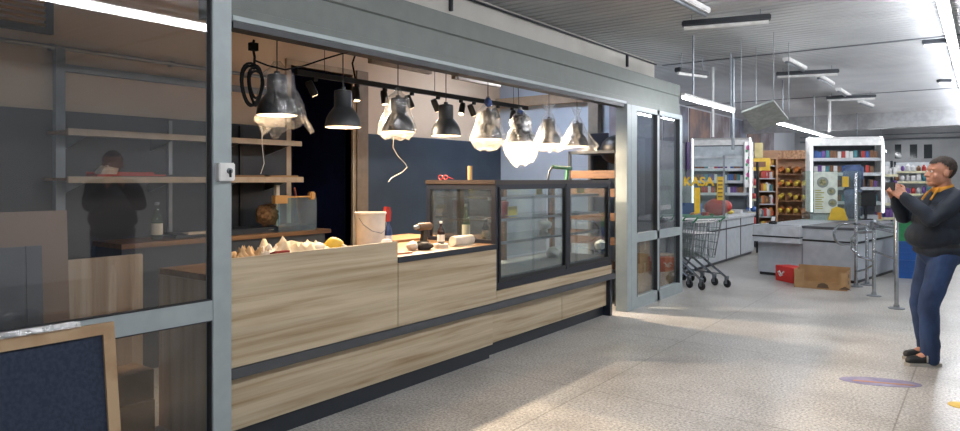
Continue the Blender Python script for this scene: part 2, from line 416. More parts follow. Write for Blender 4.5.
# wide fascia step to the end of the partition and hall side return
struct('trim_16', MB().box((-2.3, 9.2, 2.46), (-.12, 9.3, 2.88)), M_fascia)

# key switch on the left post
k = thing('key_switch', 'small white key switch box for the shutter on the left post', 'switch', (.0, 2.185, 1.605))
part('switch_box', MB().box((0, -.05, -.05), (.06, .05, .05), bev=.006), M_wht, k)
part('key_lock', MB().lathe([(.016, 0), (.016, .012)], 14, T4(.06, .01, .005) @ R4(PI/2, 'Y')), M_steel, k)
part('key', MB().box((.07, .004, -.03), (.085, .009, .012)), M_black, k)

# ================================================================== the counter
YS = [2.24, 3.61, 4.85, 6.12, 7.14]
ct = thing('bakery_counter', 'long oak-fronted sales counter with graphite rail and plinth between the posts', 'counter', (-.03, 2.27, 0))
def cpart(name, mb, m, **k):
    return part(name, mb, m, ct, loc=(.03, -2.27, 0), **k)
cpart('plinth', MB().box((-.7, 2.27, 0), (-.065, 4.83, .11)).box((-.7, 4.83, 0), (-.12, 7.2, .11)), M_dark)
cpart('carcass', MB().box((-.7, 2.27, .11), (-.06, 4.85, .44)).box((-.7, 2.27, .44), (-.022, 4.85, .955)).box((-.75, 4.85, .11), (-.10, 7.14, .44)).box((-.75, 4.85, .44), (-.03, 7.14, .58)), M_dark)
cpart('front_panel', MB().box((-.021, 2.24, .492), (-.002, 3.607, 1.115), bev=.002), M_oak)
cpart('front_panel', MB().box((-.021, 3.613, .492), (-.002, 4.85, .955), bev=.002), M_oak)
cpart('front_panel', MB().box((-.059, 2.24, .12), (-.04, 4.847, .45), bev=.002), M_oak)
cpart('front_panel', MB().box((-.099, 4.853, .12), (-.075, 6.117, .45), bev=.002), M_oak)
cpart('front_panel', MB().box((-.099, 6.123, .12), (-.075, 7.14, .45), bev=.002), M_oak)
cpart('front_panel', MB().box((-.028, 4.86, .492), (-.008, 7.14, .588), bev=.002), M_oak)
cpart('front_rail', MB().box((-.10, 2.24, .43), (.012, 7.2, .49), bev=.004), M_oakrail)
cpart('worktop', MB().box((-.82, 2.27, .96), (-.022, 3.61, .998)).box((-.82, 3.61, .96), (-.016, 4.85, .998)), M_topwood, label='brown wooden worktop')
cpart('worktop_edge', MB().box((-.015, 3.615, .957), (.0, 4.85, 1.0)), M_dark)
cpart('end_panel', MB().box((-.75, 7.15, 0), (-.03, 7.2, .62)), M_navy, label='dark blue end panel')
cpart('end_cheek', MB().box((-.8, 2.255, .0), (-.1, 2.27, .96)), M_pale)

# ================================================================== glazed display case
dc = thing('display_case', 'dark framed refrigerated glass display case at the right end of the counter', 'display case', (-.4, 4.86, .6))
def dpart(name, mb, m, **k): return part(name, mb, m, dc, loc=(.4, -4.86, -.6), **k)
X0, X1, Y0, Y1, Z0, Z1 = -.82, -.02, 4.86, 7.13, .60, 1.56
t = .045
mb = MB()
for x in (X0, X1-t):
    for y in (Y0, Y1-t): mb.box((x, y, Z0 if x > -.5 else 1.0), (x+t, y+t, Z1-.04))
for y in (Y0, Y1-t): mb.box((X0+t, y, Z1-.085), (X1-t, y+t, Z1-.04))
for x in (X0, X1-t): mb.box((x, Y0+t, Z1-.085), (x+t, Y1-t, Z1-.04))
mb.box((X0, Y0, Z0-.01), (X1-t, Y1, Z0+.07)).box((X1-t, Y0+t, Z0-.01), (X1, Y1-t, Z0+.05))
mb.box((X0+t, Y0, .999), (X1-t, Y0+t, 1.03))
dpart('case_frame', mb, M_navy)
dpart('case_top', MB().box((X0-.01, Y0-.01, Z1-.04), (X1+.005, Y1+.01, Z1), bev=.004), mat('dark_worktop', '3C322D', .4))
dpart('mullion', MB().box((X1-.04, 6.10, Z0+.05), (X1+.012, 6.16, Z1-.04)), M_navy)
dpart('sash', MB().box((X1-.005, Y0+.04, .655), (X1+.01, 6.09, .69)).box((X1-.005, 6.17, .655), (X1+.01, Y1-.04, .69))
      .box((X1-.005, Y0+.045, .69), (X1+.01, Y0+.07, 1.5)).box((X1-.005, 6.08, .69), (X1+.01, 6.10, 1.5)).box((X1-.005, 6.16, .69), (X1+.01, 6.18, 1.5)).box((X1-.005, Y1-.07, .69), (X1+.01, Y1-.045, 1.5)), M_black)
for a, b_ in ((Y0+.05, 6.1), (6.16, Y1-.05)): dpart('front_pane', MB().box((X1-.02, a, .66), (X1-.014, b_, 1.5)), M_glass)
dpart('side_pane', MB().box((X0+t, Y0+.015, 1.03), (X1-t, Y0+.021, 1.48)), M_glass)
dpart('side_pane', MB().box((X0+t, Y1-.021, .67), (X1-t, Y1-.015, 1.48)), M_glass)
for z in (.98, 1.19, 1.39):
    s = dpart('glass_shelf', MB().box((X0+.1, Y0+.06, z), (X1-.12 - (1.39-z)*.0, Y1-.06, z+.008)), M_glass)
    part('shelf_rail', MB().box((X1-.13, Y0+.06, z-.012), (X1-.115, Y1-.06, z+.014)), M_steel, s)
dpart('deck', MB().box((X0+.04, Y0+.05, .66), (X1-.05, Y1-.05, .70)), M_steel)
for yy, lab in ((6.0, 1), (7.02, 1), (5.25, 0)):
    dpart('upright', MB().box((X0+.06, yy, .70), (X0+.10, yy+.06, 1.5)), M_brown if lab else M_black)
dpart('lamp_strip', MB().box((X0+.3, Y0+.1, 1.488), (X0+.34, Y1-.1, 1.50)), glow('case_led', 'FFF1D8', 18))
dpart('rear_door', MB().box((X0, Y0+.1, .72), (X0+.012, 5.95, 1.47)).box((X0, 6.1, .72), (X0+.012, Y1-.1, 1.47)), M_glass)

# things standing in the case
for k, (px, z, w_, lab) in enumerate(((513, 1.20, .16, 'yellow price card on the middle glass shelf, left part of the display case'), (540, 1.40, .12, 'yellow price card on the top glass shelf in the middle of the display case'), (581, 1.40, .18, 'yellow price card on the top glass shelf, right part of the display case'))):
    yy = onx(px, 200, -.35).y
    solo('price_card', MB().box((-.01,-w_/2,0),(-.004,w_/2,.09)).box((-.04,-w_/2,0),(-.01,w_/2,.004)), mat('yellow_card', 'D8C23E', .5), lab, 'price card', (-.35, yy, z+.008))
yy = onx(505, 200, -.5).y
solo('red_tin', MB().lathe([(.04,0),(.04,.14),(.035,.145)], 18), mat('dull_red_tin', '9A3A30', .4), 'dull red tin on the middle glass shelf at the left of the display case', 'tin', (-.5, yy, 1.198))
for k, (px, x, z) in enumerate(((553, -.4, .70), (600, -.4, .70), (545, -.55, .988))):
    solo('crumpled_bag', MB().ball((0,0,.05), .06, (1.2,1.3,.9)).noise(.03, 18, k), mat('white_bag_plastic', 'C9CCCB', .4), ['crumpled white bag on the deck of the display case left of the mullion','crumpled white bag on the deck of the display case at its right end','crumpled white bag on the lowest glass shelf of the display case'][k], 'bag', (x, onx(px,200,x).y, z+.01), smooth=True)
# ================================================================== lamps
def tube_light(x, y0, y1, z, label, s=14, w=.07, drops=(), housing=.02):
    t = thing('tube_light', label, 'ceiling light', (x, y0, z), 0, 'glowing tube lights')
    part('light_housing', MB().box((-w/2-.01, 0, w/2+.004), (w/2+.01, y1-y0, .03+housing), bev=.003), M_wht, t)
    part('light_tube', MB().tube([(0, .02, 0), (0, y1-y0-.02, 0)], w/2, 10), MG if s is None else s, t)
    for d_ in drops: part('hanging_rod', MB().tube([(0, d_-y0, .03+housing), (0, d_-y0, CEIL-z)], .012), M_steel, t)
    return t
MG1 = glow('tube_glow', 'F5F7FC', 70)
MG2 = glow('tube_glow_small', 'F5F7FC', 100)
tube_light(3.11, -3, 24, 3.15, 'long bright tube light running down the aisle ceiling at the right edge', MG1, .075, (), .06)
tube_light(.6, 7.75, 9.75, 2.52, 'bright tube light hung beside the partition end, left of the square panel', MG2, .03, (8.1, 9.6))
tube_light(.6, 12.2, 18, 2.52, 'bright tube light hung above the checkouts, right of the square panel', MG2, .03, (12.6, 15.3))
tube_light(.75, 18.8, 26.4, 2.52, 'short bright tube light beyond the second cigarette rack', MG2, .03, (20, 25))
tube_light(-1.5, 9.6, 20, 3.1, 'tube light over the wall shelves', MG2, .03) if False else None

# pendants over the counter
M_shade = mat('shade_enamel', '2B2D2F', .42, c2='27292B', nscale=3)
M_inner = mat('shade_inner_white', 'F0E8DA', .5)
M_bulb = glow('bulb_glow', 'FFDDB0', 16)
M_film = plastic_film('crumpled_film', .23)
M_film2 = plastic_film('loose_film', .5)
LX = -.45
proto = None
def make_pendant():
    t = thing('pendant_lamp', '', 'lamp')
    out = [(.0, .30), (.018, .30), (.02, .285), (.062, .275), (.066, .265), (.066, .155), (.078, .14), (.105, .105), (.125, .065), (.134, .02), (.135, 0)]
    inn = [(.130, 0), (.129, .02), (.118, .065), (.098, .10), (.07, .135), (.055, .15), (.0, .152)]
    mb = MB(); mb.lathe(out, 32, capb=False, capt=False)
    part('lamp_shade', mb, M_shade, t, smooth=.7)
    mb = MB(); mb.lathe(inn, 32, capb=False, capt=False); mb.lathe([(.130, 0), (.135, 0)], 32, capb=False, capt=False)
    part('shade_lining', mb, M_inner, t, smooth=.7)
    part('bulb', MB().lathe([(.0, .035), (.04, .037), (.052, .06), (.045, .10), (.02, .135), (.0, .14)], 18, capb=False, capt=False), M_bulb, t, smooth=True)
    part('cord', MB().tube([(0, 0, .29), (0, 0, 2.86-1.955)], .004, 6), M_black, t)
    return t
spots = [(277, 125), (343, 127), (398, 136), (446, 137), (488, 142), (520, 141), (549, 146), (577, 147)]
desc = ['graphite pendant lamp nearest the left post, inside a long film bag', 'bare graphite pendant lamp in front of the dark doorway', 'film-wrapped graphite pendant lamp with a thin white wire below it',
        'bare graphite pendant lamp in the middle of the row, right of the film-wrapped one', 'bagged graphite pendant lamp whose bag is tied with blue, left of the drooping bag', 'graphite pendant lamp with a bulky film bag drooping far below its shade',
        'second pendant lamp from the right end of the row, under a tufted film bag', 'last pendant lamp at the right end, under a wide slanting film cone']
lamps = []
for i, ((px, py), ds) in enumerate(zip(spots, desc)):
    if proto is None: proto = o = make_pendant()
    else: o = copy_tree(proto)
    p = onx(px, py, LX); o.location = (LX, p.y, 1.955 + (.045 if i == 0 else 0)); o['label'] = ds; o['group'] = 'pendant lamps over the counter'
    if i in (5,): o.rotation_euler = (.06, .0, 0)
    lamps.append(o)
def film_bag(i, prof, label, amp=.018, skew=(0, 0), m=None, seed=1, hem=.03):
    L = lamps[i]; mb = MB(); rn = random.Random(seed); seg = 36
    n0 = 14; zs = []
    # resample profile
    pr = []
    for (r0, z0), (r1, z1) in zip(prof, prof[1:]):
        for k in range(3): pr.append((r0+(r1-r0)*k/3, z0+(z1-z0)*k/3))
    pr.append(prof[-1])
    ph = rn.random()*6
    rings = []
    ztop, zbot = pr[0][1], pr[-1][1]
    for j, (r, z) in enumerate(pr):
        f = (ztop-z)/(ztop-zbot); rg = []
        for k in range(seg):
            a = 2*PI*k/seg
            rr = r*(1+.07*math.sin(5*a+ph)+.05*math.sin(9*a+ph*2+z*30)+.03*rn.uniform(-1, 1))
            zz = z - hem*f**3*(math.sin(3*a+ph)+.5*math.sin(7*a))
            rg.append(mb.bm.verts.new((rr*math.cos(a)+skew[0]*f*f, rr*math.sin(a)+skew[1]*f*f, zz)))
        rings.append(rg)
    for A, B in zip(rings, rings[1:]):
        for k in range(seg): mb.bm.faces.new((A[k], A[(k+1) % seg], B[(k+1) % seg], B[k]))
    mb.noise(amp, 11, seed)
    return solo('plastic_bag', mb, m or M_film, label, 'plastic bag', L.location.copy(), 0, 'film bags over the pendant lamps', smooth=True)
film_bag(0, [(.02,.37), (.05,.33), (.10,.28), (.115,.18), (.15,.08), (.165,0), (.19,-.08)], 'long clear film bag over the pendant nearest the left post', .012, (0, .07), seed=2, hem=.05)
film_bag(2, [(.02,.36), (.03,.32), (.09,.28), (.11,.16), (.15,.06), (.155,0), (.10,-.055)], 'clear film bag over the third pendant from the left, above the thin white wire', .012, (0, 0), seed=3, hem=.012)
film_bag(4, [(.015,.42), (.03,.36), (.09,.28), (.12,.16), (.16,.06), (.165,0), (.11,-.08), (.06,-.11)], 'film bag tied with blue at the top, its bottom closed around the shade', .012, (0, -.02), seed=5, hem=.01)
film_bag(5, [(.015,.36), (.03,.32), (.09,.24), (.11,.12), (.15,.03), (.18,-.04), (.17,-.14), (.10,-.21), (.04,-.24)], 'bulky milky film bag drooping lowest in the lamp row', .022, (0, .02), M_film2, 6, .02)
film_bag(6, [(.08,.44), (.03,.36), (.07,.28), (.11,.18), (.15,.06), (.165,0), (.15,-.05), (.08,-.08)], 'film bag with an open tuft standing up on the second pendant from the right', .012, (0, 0), seed=8, hem=.01)
film_bag(7, [(.06,.46), (.03,.36), (.07,.28), (.13,.16), (.19,.06), (.24,0), (.22,-.04)], 'wide cone of film over the last pendant at the right', .012, (0, .03), seed=9, hem=.02)
for i, dz in ((4, .36), (5, .30)):
    l = lamps[i].location
    mb = MB(); mb.ball((0, 0, 0), .035, (1, 1, 1.2)); mb.noise(.012, 30, i)
    solo('tape_knot', mb, mat('blue_tape', '3C5C9C', .4), 'blue tape knot closing the ' + ('film bag of the fifth lamp' if i == 4 else 'drooping film bag'), 'tape', (l.x, l.y, l.z+dz), 0)
# thin wires dangling under wrapped lamps
l = lamps[2].location
solo('wire', MB().tube([(0,-.05,0), (.0,-.06,-.08), (.01,-.01,-.15), (0,.09,-.21), (0,.11,-.24), (0,.05,-.28), (0,-.08,-.33), (0,-.11,-.36)], .0025, 6), M_cream, 'thin white wire curling down under the third pendant', 'wire', (l.x, l.y, l.z-.05))
l = lamps[0].location
solo('string', MB().tube([(0,-.12,0), (.0,-.12,-.12), (.01,-.11,-.25), (0,-.13,-.32)], .0025, 6), M_cream, 'thin pale string hanging below the long film bag', 'string', (l.x, l.y, l.z-.08))

# ceiling track with spot heads
TX = -1.1
a = onx(296, 75, TX); b_ = onx(527, 107, TX)
tr = thing('lighting_track', 'black ceiling lighting track behind the pendants', 'track', (TX, a.y, 2.44))
LT = b_.y-a.y
part('track_rail', MB().box((-.02, 0, -.02), (.02, LT, .025)), M_black, tr)
for yy in (.3, LT/2, LT-.3): part('hanging_wire', MB().tube([(0, yy, .02), (0, yy, CEIL-2.44)], .003, 6), M_black, tr)
spots2 = [(315, 1), (357, 0), (385, 0), (412, 1), (438, 1), (461, -1), (474, 1), (498, 1), (512, -1)]
sp0 = None
for px, s in spots2:
    yy = onx(px, 90, TX).y
    if yy > b_.y: continue
    if sp0 is None:
        o = sp0 = thing('spotlight', '', 'spotlight')
        part('spot_bracket', MB().box((-.012, -.02, -.05), (.012, .02, -.018)), M_black, o)
        h = part('spot_head', MB().lathe([(.03, 0), (.033, .02), (.033, .10), (.028, .13)], 16), M_black, o, loc=(0, 0, -.17), rot=(.35, 0, 0))
        part('spot_lens', MB().lathe([(.026, -.002), (.028, .002)], 14), glow('spot_glow', 'FFD9A8', 12), h)
    else: o = copy_tree(sp0)
    o.location = (TX, yy, 2.44)
    for c in o.children:
        if c.name.startswith('spot_head'): c.rotation_euler = (.45*s, -.15, 0)
    tag(o, 'small black spotlight on the ceiling track', 'spotlight', 'spotlights on the black track')
sp_all = [o for o in COL.objects if o.name.startswith('spotlight')]
for o, ds in zip(sp_all, ['tilted black spotlight in front of the dark doorway, left end of the track', 'small black spotlight hanging straight, right of the bare lamp at the doorway']): o['label'] = ds
# actual light in bulbs
for i, L in enumerate(lamps):
    ld = bpy.data.lights.new('bulb_light', 'POINT'); ld.energy = 17; ld.color = (1, .73, .46); ld.shadow_soft_size = .05
    lo = bpy.data.objects.new('bulb_light', ld); COL.objects.link(lo); lo.location = L.location + Vector((0, 0, .03))
for yy in (4.2, 5.2, 6.2, 7.2):
    ld = bpy.data.lights.new('spot_light', 'SPOT'); ld.energy = 560; ld.color = (1, .78, .55); ld.spot_size = 2.2; ld.spot_blend = .8; ld.shadow_soft_size = .04
    lo = bpy.data.objects.new('spot_light', ld); COL.objects.link(lo); lo.location = (TX, yy, 2.27); lo.rotation_euler = (0, -.5, 0)

# cool ceiling light inside the unit near the end wall
t = thing('ceiling_fitting', 'cool ceiling light inside the unit near the pale end wall', 'ceiling light', (-1.3, 7.2, CEIL-.02))
part('fitting_body', MB().box((-.3,-.3,-.04),(.3,.3,.02)), M_wht, t)
part('fitting_diffuser', MB().box((-.28,-.28,-.05),(.28,.28,-.04)), glow('cool_diffuser', 'DCE8FF', 55), t)

t = thing('ceiling_fitting', 'added cool fill light, hidden past the pale end wall, over the tray shelves', 'ceiling light', (-1.2, 10.1, CEIL-.02))  # added fill behind the fascia, brightens what the door panes show
part('fitting_body', MB().box((-.3,-.3,-.04),(.3,.3,.02)), M_wht, t)
part('fitting_diffuser', MB().box((-.28,-.28,-.05),(.28,.28,-.04)), MATS.get('cd') or glow('added_fill_glow', 'E6EEFF', 30), t)
# ================================================================== inside the unit
M_oakshelf = M_brown
M_label = mat('cream_label', 'E4DDC8', .5)
M_greenglass = glass_mat('green_bottle_glass', (.55,.72,.5), 1.6, .06)
M_brownbottle = mat('dark_bottle_glass', '2A1410', .12)
M_red = mat('red_plastic', 'B8342A', .4); M_orange = mat('orange_plastic', 'D4653A', .45); M_yellow = mat('yellow_plastic', 'E0B93A', .5)
M_paper = mat('white_paper', 'E8E0D2', .8, c2='DCD2C0'); M_cloth = mat('cream_cloth', 'DCCBB0', .9, c2='C8B494', nscale=20, bump=.4)
M_card = mat('cardboard', 'A9865E', .85, c2='9C7A54', nscale=6); M_dcard = mat('inner_cardboard', '9A7448', .85, c2='8C6840', nscale=6)
M_greyboard = mat('brushed_sheet', '6E7278', .35, .6, c2='7E8288', nscale=3)
# wall shelves with back uprights
def wall_shelf(z, y0, y1, xf, label, n_edge=.05):
    t = thing('wall_shelf', label, 'shelf', (XB+.03, y0, z), 0, 'wall shelves behind the left glazing')
    part('shelf_board', MB().box((.03, 0, -.012), (xf-XB-.045, y1-y0, .012)), M_brown, t)
    part('shelf_lip', MB().box((xf-XB-.045, 0, -.028), (xf-XB-.02, y1-y0, .022)), mat('shelf_lip_paint', 'B4A48E', .5), t)
    for k in (.15, .85, 1.5, (y1-y0)-.12):
        if k < y1-y0: part('shelf_bracket', MB().prism([(.0, -.11), (.02, -.11), (.36, -.03), (.36, -.012), (0, -.012)], 'y', k, k+.012), M_steel, t)
    return t
wall_shelf(1.93, 2.27, 4.46, -2.15, 'upper brown wall shelf with a pale lip on the slate back panel')
wall_shelf(1.565, 2.25, 4.44, -2.10, 'lower brown wall shelf with a pale lip, red tray and loose boards on it')
for yy in (3.28, 4.02):
    mb = MB().box((XB+.03, yy, .3), (XB+.055, yy+.035, 2.1))
    for k in range(34): mb.box((XB+.05, yy+.012, .35+k*.05), (XB+.058, yy+.023, .375+k*.05))
    solo('shelf_upright', mb, M_black if yy > 3.5 else M_steel, 'slotted %s shelf upright fixed to the slate back panel' % ('black' if yy > 3.5 else 'grey steel'), 'upright')
def sx(px, x=-2.3): return onx(px, 180, x).y
# on the lower shelf (z 1.577)
y = sx(100)
solo('paper_wad', MB().ball((0,0,.05), .055, (1.2,1.5,.8)).noise(.03, 22, 3), M_cream, 'crumpled pale packing wad at the left end of the lower shelf', 'paper', (-2.3, sx(106), 1.578))
solo('toolbox_tray', MB().box((-.1, -.28, 0), (.1, .28, .03)).box((-.1, -.28, .03), (-.09, .28, .05)), M_red, 'flat red tray lying on the lower shelf', 'tray', (-2.32, sx(122)+.05, 1.577))
for k, (px, c) in enumerate(((150, M_black), (240, M_brown), (262, M_card))):
    y0 = sx(px)
    solo('loose_board', MB().box((-.13, -.35 if k == 0 else -.25, 0), (.13, .35 if k == 0 else .22, .016), R4(.05*(k-1), 'Z') @ T4(0,0,0)).box((-.12, -.2, .016), (.08, .2, .03)), c,
         ['dark board lying flat on the lower shelf beside the red tray', 'brown board lying on the lower shelf left of centre', 'thin tan board lying on the lower shelf near its right end'][k], 'board', (-2.33, y0+.1*k, 1.577))

# back worktop
bw = thing('back_worktop', 'long brown back worktop running under the wall shelves', 'worktop', (-2.57, 2.63, 0))
part('top_board', MB().box((0, 0, 1.01), (.50, 2.15, 1.05)), M_brown, bw)
part('cabinet_body', MB().box((.02, .02, 0), (.46, 2.1, 1.01)), mat('cabinet_slate', '3A4048', .5), bw)
part('top_tray', MB().box((.05, 1.0, 1.05), (.4, 2.0, 1.10)), M_dark, bw)
ZB = 1.05
def bottle(name, x, y, z, h, r, mb_mat, cap_mat, lab_mat, label, cap=True):
    t = thing(name, label, 'bottle', (x, y, z))
    part('bottle_body', MB().lathe([(r*.9, 0), (r, .01), (r, h*.55), (r*.8, h*.64), (r*.36, h*.76), (r*.33, h*.92)], 18), mb_mat, t, smooth=.8)
    part('bottle_cap', MB().lathe([(r*.4, h*.92), (r*.42, h), (r*.38, h*1.005)], 14), cap_mat, t)
    part('bottle_label', MB().lathe([(r*1.02, h*.14), (r*1.02, h*.44)], 18, capb=False, capt=False), lab_mat, t)
    return t
p = onx(157, 238, -2.25)
bottle('glass_bottle', -2.25, p.y, ZB, .32, .045, M_greenglass, M_steel, M_label, 'clear bottle with a pale label standing on the back worktop behind the left glass')
# papers, dark bits
for k, (px, w_) in enumerate(((186, .16), (202, .2), (240, .3))):
    y0 = onx(px, 240, -2.3).y
    solo('folded_cloth', MB().box((-.1, -w_, 0), (.12, w_, .03), bev=.01).noise(.02, 12, k), [M_black, M_cloth, M_cloth][k],
         ['dark rag on the back worktop just right of the bottle', 'tan cloth on the back worktop against the left post', 'long tan cloth bundle on the back worktop under the lower shelf'][k], 'cloth', (-2.3, y0, ZB+.012))
y0 = onx(268, 225, -2.3).y
solo('straw_bundle', MB().ball((0,0,.11), .12, (.6,1.05,.95)).noise(.03, 18, 9), mat('brown_straw', '8F6A44', .95, c2='5E4228', nscale=30, bump=1), 'ragged brown bundle standing on the back worktop below the shelf end', 'bundle', (-2.3, y0, 1.105))
# glass sheet with wooden corner blocks
a = onx(283, 200, -2.05); b_ = onx(321, 200, -2.05)
gs = thing('glass_sheet', 'bluish glass sheet held upright by wooden blocks in front of the dark doorway', 'glass sheet', (-2.12, a.y, ZB))
L_ = b_.y-a.y
part('glass_panel', MB().box((-.004, 0, 0), (.004, L_, .34)), glass_mat('blue_sheet_glass', (.55,.75,.82), 1.6, .14), gs)
part('wooden_block', MB().box((-.03, -.06, .28), (.03, .09, .36), bev=.004), mat('block_wood', 'C79A5C', .6), gs)
part('wooden_block', MB().box((-.03, L_-.10, .31), (.03, L_-.03, .39), bev=.012), MATS['block_wood'], gs)
part('wooden_strip', MB().box((-.015, .09, .335), (.015, L_-.1, .35)), MATS['block_wood'], gs)
solo('post_strip', MB().box((-.02, -.02, 0), (.02, .02, .46)), M_cream, 'narrow cream strip standing behind the glass sheet', 'strip', (-2.28, a.y+.10, 1.05))
solo('stick', MB().tube([(0, 0, 0), (0, -.09, .42)], .012, 8), mat('dull_red_wood', '8E4A42', .6), 'thin dull red stick leaning behind the glass sheet', 'stick', (-2.22, a.y+.36, 1.06))

# items on the counter worktop (z .998)
ZW = .998
def cw(px, py, x, z=ZW): return onx(px, py, x)
def solo_at(name, mb, m, label, cat, px, x, z=ZW, **k): 
    return solo(name, mb, m, label, cat, (x, onx(px, 200, x).y, z), **k)
def cloth(name, w, d, h, seed, m, label, px, x, cat='cloth'):
    mb = MB(); bmesh.ops.create_grid(mb.bm, x_segments=14, y_segments=24, size=1)
    from mathutils import noise as N
    rn = random.Random(seed)
    for v in mb.bm.verts:
        u, q = v.co.x, v.co.y; e = max(0, 1-max(abs(u), abs(q))**4)
        n = N.noise(Vector((u*2.2+seed, q*4.5, seed)))*.5+.5+.35*N.noise(Vector((u*4, q*5+seed, 1)))
        v.co = Vector((u*d*(1+.15*N.noise(Vector((q*3, seed, 0)))), q*w*(1+.1*N.noise(Vector((u*3, seed, 4)))), max(.004, h*n*e)))
    ex = bmesh.ops.extrude_face_region(mb.bm, geom=mb.bm.faces[:])
    for v in [g for g in ex['geom'] if isinstance(g, bmesh.types.BMVert)]: v.co.z = max(.001, v.co.z-.004)
    return solo_at(name, mb, m, label, cat, px, x, smooth=True)
cloth('work_cloth', .32, .14, .22, 3, M_cloth, 'cream cloth crumpled on the counter left of the yellow glove', 292, -.35)
cloth('work_cloth', .18, .12, .19, 8, mat('tan_cloth', 'C4A47C', .9, c2='A8875E', nscale=14), 'tan cloth crumpled on the counter by the left post', 247, -.35)
cloth('work_cloth', .12, .10, .19, 12, M_paper, 'white paper cloth between the tan cloth and the cream cloth', 268, -.3)
solo_at('paint_rag', MB().box((-.05,-.08,0),(.05,.08,.05), bev=.02).noise(.02, 14, 2), mat('dark_red_rag', '8A2F26', .8), 'small dark red rag against the counter panel under the cream cloth', 'rag', 280, -.17, ZW+.06)
gl = thing('work_glove', 'yellow-coated cream work glove lying on the left counter', 'glove', (-.3, onx(328, 200, -.3).y, ZW+.03))
part('glove_palm', MB().ball((0, .05, .07), .065, (.8, 1.25, .8)).noise(.012, 14, 1), M_yellow, gl, smooth=True)
part('glove_cuff', MB().ball((0, -.12, .06), .055, (.9, 1.9, .7)).noise(.012, 14, 2), M_paper, gl, smooth=True)
mb = MB()
for k in range(4): mb.cap((-.03+.022*k, .11, .06), .014, (-.035+.025*k, .19-.01*abs(k-1), .03), .011, n=2)
part('glove_fingers', mb, M_paper, gl, smooth=True)
bk = thing('plastic_bucket', 'tall white plastic bucket standing on the counter behind the front panel', 'bucket', (-.45, onx(370.5, 200, -.45).y, ZW))
part('bucket_body', MB().lathe([(.105, 0), (.118, .29), (.124, .295), (.124, .31), (.112, .31), (.104, .02), (0, .018)], 28, capt=False), M_cream, bk)
part('bucket_handle', MB().tube([(.0, -.122, .27), (.05, -.125, .22), (.09, -.07, .17), (.12, 0, .15), (.09, .07, .17), (.05, .125, .22), (0, .122, .27)], .003, 6), M_steel, bk)
sb = thing('spray_bottle', 'dark blue spray bottle with a red trigger head right behind the bucket', 'spray bottle', (-.42, onx(387.5, 200, -.42).y, ZW))
part('bottle_body', MB().lathe([(.035, 0), (.037, .14), (.03, .18), (.015, .21), (.015, .23)], 18), mat('blue_bottle', '26406E', .35), sb)
part('bottle_label', MB().lathe([(.0375, .04), (.0385, .12)], 18, capb=False, capt=False), M_wht, sb)
part('spray_trigger', MB().prism([(-.02, .23), (.02, .23), (.028, .30), (.018, .345), (-.028, .35), (-.034, .31), (-.02, .29)], 'x', -.014, .014).prism([(-.03, .30), (-.05, .25), (-.04, .25), (-.018, .29)], 'x', -.006, .006), M_red, sb)
cp = thing('paper_cup', 'orange cup with a white lid in front of the spray bottle', 'cup', (-.10, onx(386.5, 200, -.10).y, ZW+.0))
part('cup_body', MB().lathe([(.028, 0), (.037, .10)], 20), M_orange, cp)
part('cup_lid', MB().lathe([(.04, .10), (.041, .112), (.034, .118), (.03, .128)], 20), M_wht, cp)
# second worktop section items
y_ = lambda px, x=-.3: onx(px, 200, x).y
solo('paper_ball', MB().ball((0,0,.035), .045, (1,1.1,.8)).noise(.02, 26, 4), M_paper, 'crumpled white paper ball on the worktop right of the orange cup', 'paper', (-.25, y_(412,-.25), ZW))
solo('scraper_blade', MB().prism([(-.07,-.02),(-.02,-.03),(.07,-.012),(.07,.012),(-.02,.03),(-.07,.02)], 'z', 0, .012), mat('salmon_plastic', 'CF8C6C', .6), 'flat salmon scraper lying on the worktop below the paper ball', 'scraper', (-.14, y_(404,-.14), ZW), rz=1.3)
dr = thing('cordless_drill', 'brown and black cordless drill standing on its battery on the worktop', 'drill', (-.42, y_(423,-.42), ZW))
part('battery', MB().box((-.03,-.05,0),(.03,.05,.045), bev=.006), M_black, dr)
part('grip', MB().prism([(-.02,.045),(.03,.045),(.045,.14),(-.005,.14)], 'x', -.018, .018), M_black, dr)
part('drill_body', MB().lathe([(.02,-.10),(.032,-.08),(.034,.05),(.03,.07)], 16, T4(0,.01,.165)@R4(PI/2,'X')), mat('drill_brown', '5C4636', .5), dr)
part('chuck', MB().lathe([(.02,0),(.018,.04),(.008,.055)], 14, T4(0,-.06,.165)@R4(PI/2,'X')), M_steel, dr)
cl = solo('rag_heap', MB().ball((0,0,.03), .055, (1,1.25,.7)).noise(.02, 20, 7), mat('black_rag', '22201F', .8), 'black rag heap on the worktop between the drill and the tape roll', 'rag', (-.2, y_(425,-.2), ZW))
rl = thing('tape_roll', 'roll of pale tape with a dark core beside the dark bottle', 'tape roll', (-.2, y_(441,-.2), ZW))
part('tape_ring', MB().lathe([(.03,0),(.06,0),(.06,.035),(.03,.035),(.03,0)], 24, capb=False, capt=False), M_cream, rl)
part('tape_core', MB().lathe([(.02,.002),(.029,.002),(.029,.04),(.02,.04),(.02,.002)], 20, capb=False, capt=False), M_black, rl)
bottle('sauce_bottle', -.38, y_(441,-.38), ZW, .20, .032, M_brownbottle, M_wht, M_wht, 'dark brown bottle with a white cap and label, left of the paper roll')
bottle('oil_bottle', -.45, y_(466,-.45), ZW, .34, .038, M_greenglass, M_steel, M_label, 'tall clear green-tinted bottle with a pale label behind the paper roll')
mb = MB().lathe([(.012,-.13),(.042,-.13),(.042,.13),(.012,.13)], 22, T4(0,0,.043)@R4(PI/2,'X')); mb.noise(.006, 12, 1)
pr_ = thing('paper_roll', 'cream paper towel roll lying on the worktop in front of the glass case', 'paper roll', (-.2, y_(462,-.2), ZW))
part('paper_towel', mb, M_cream, pr_)
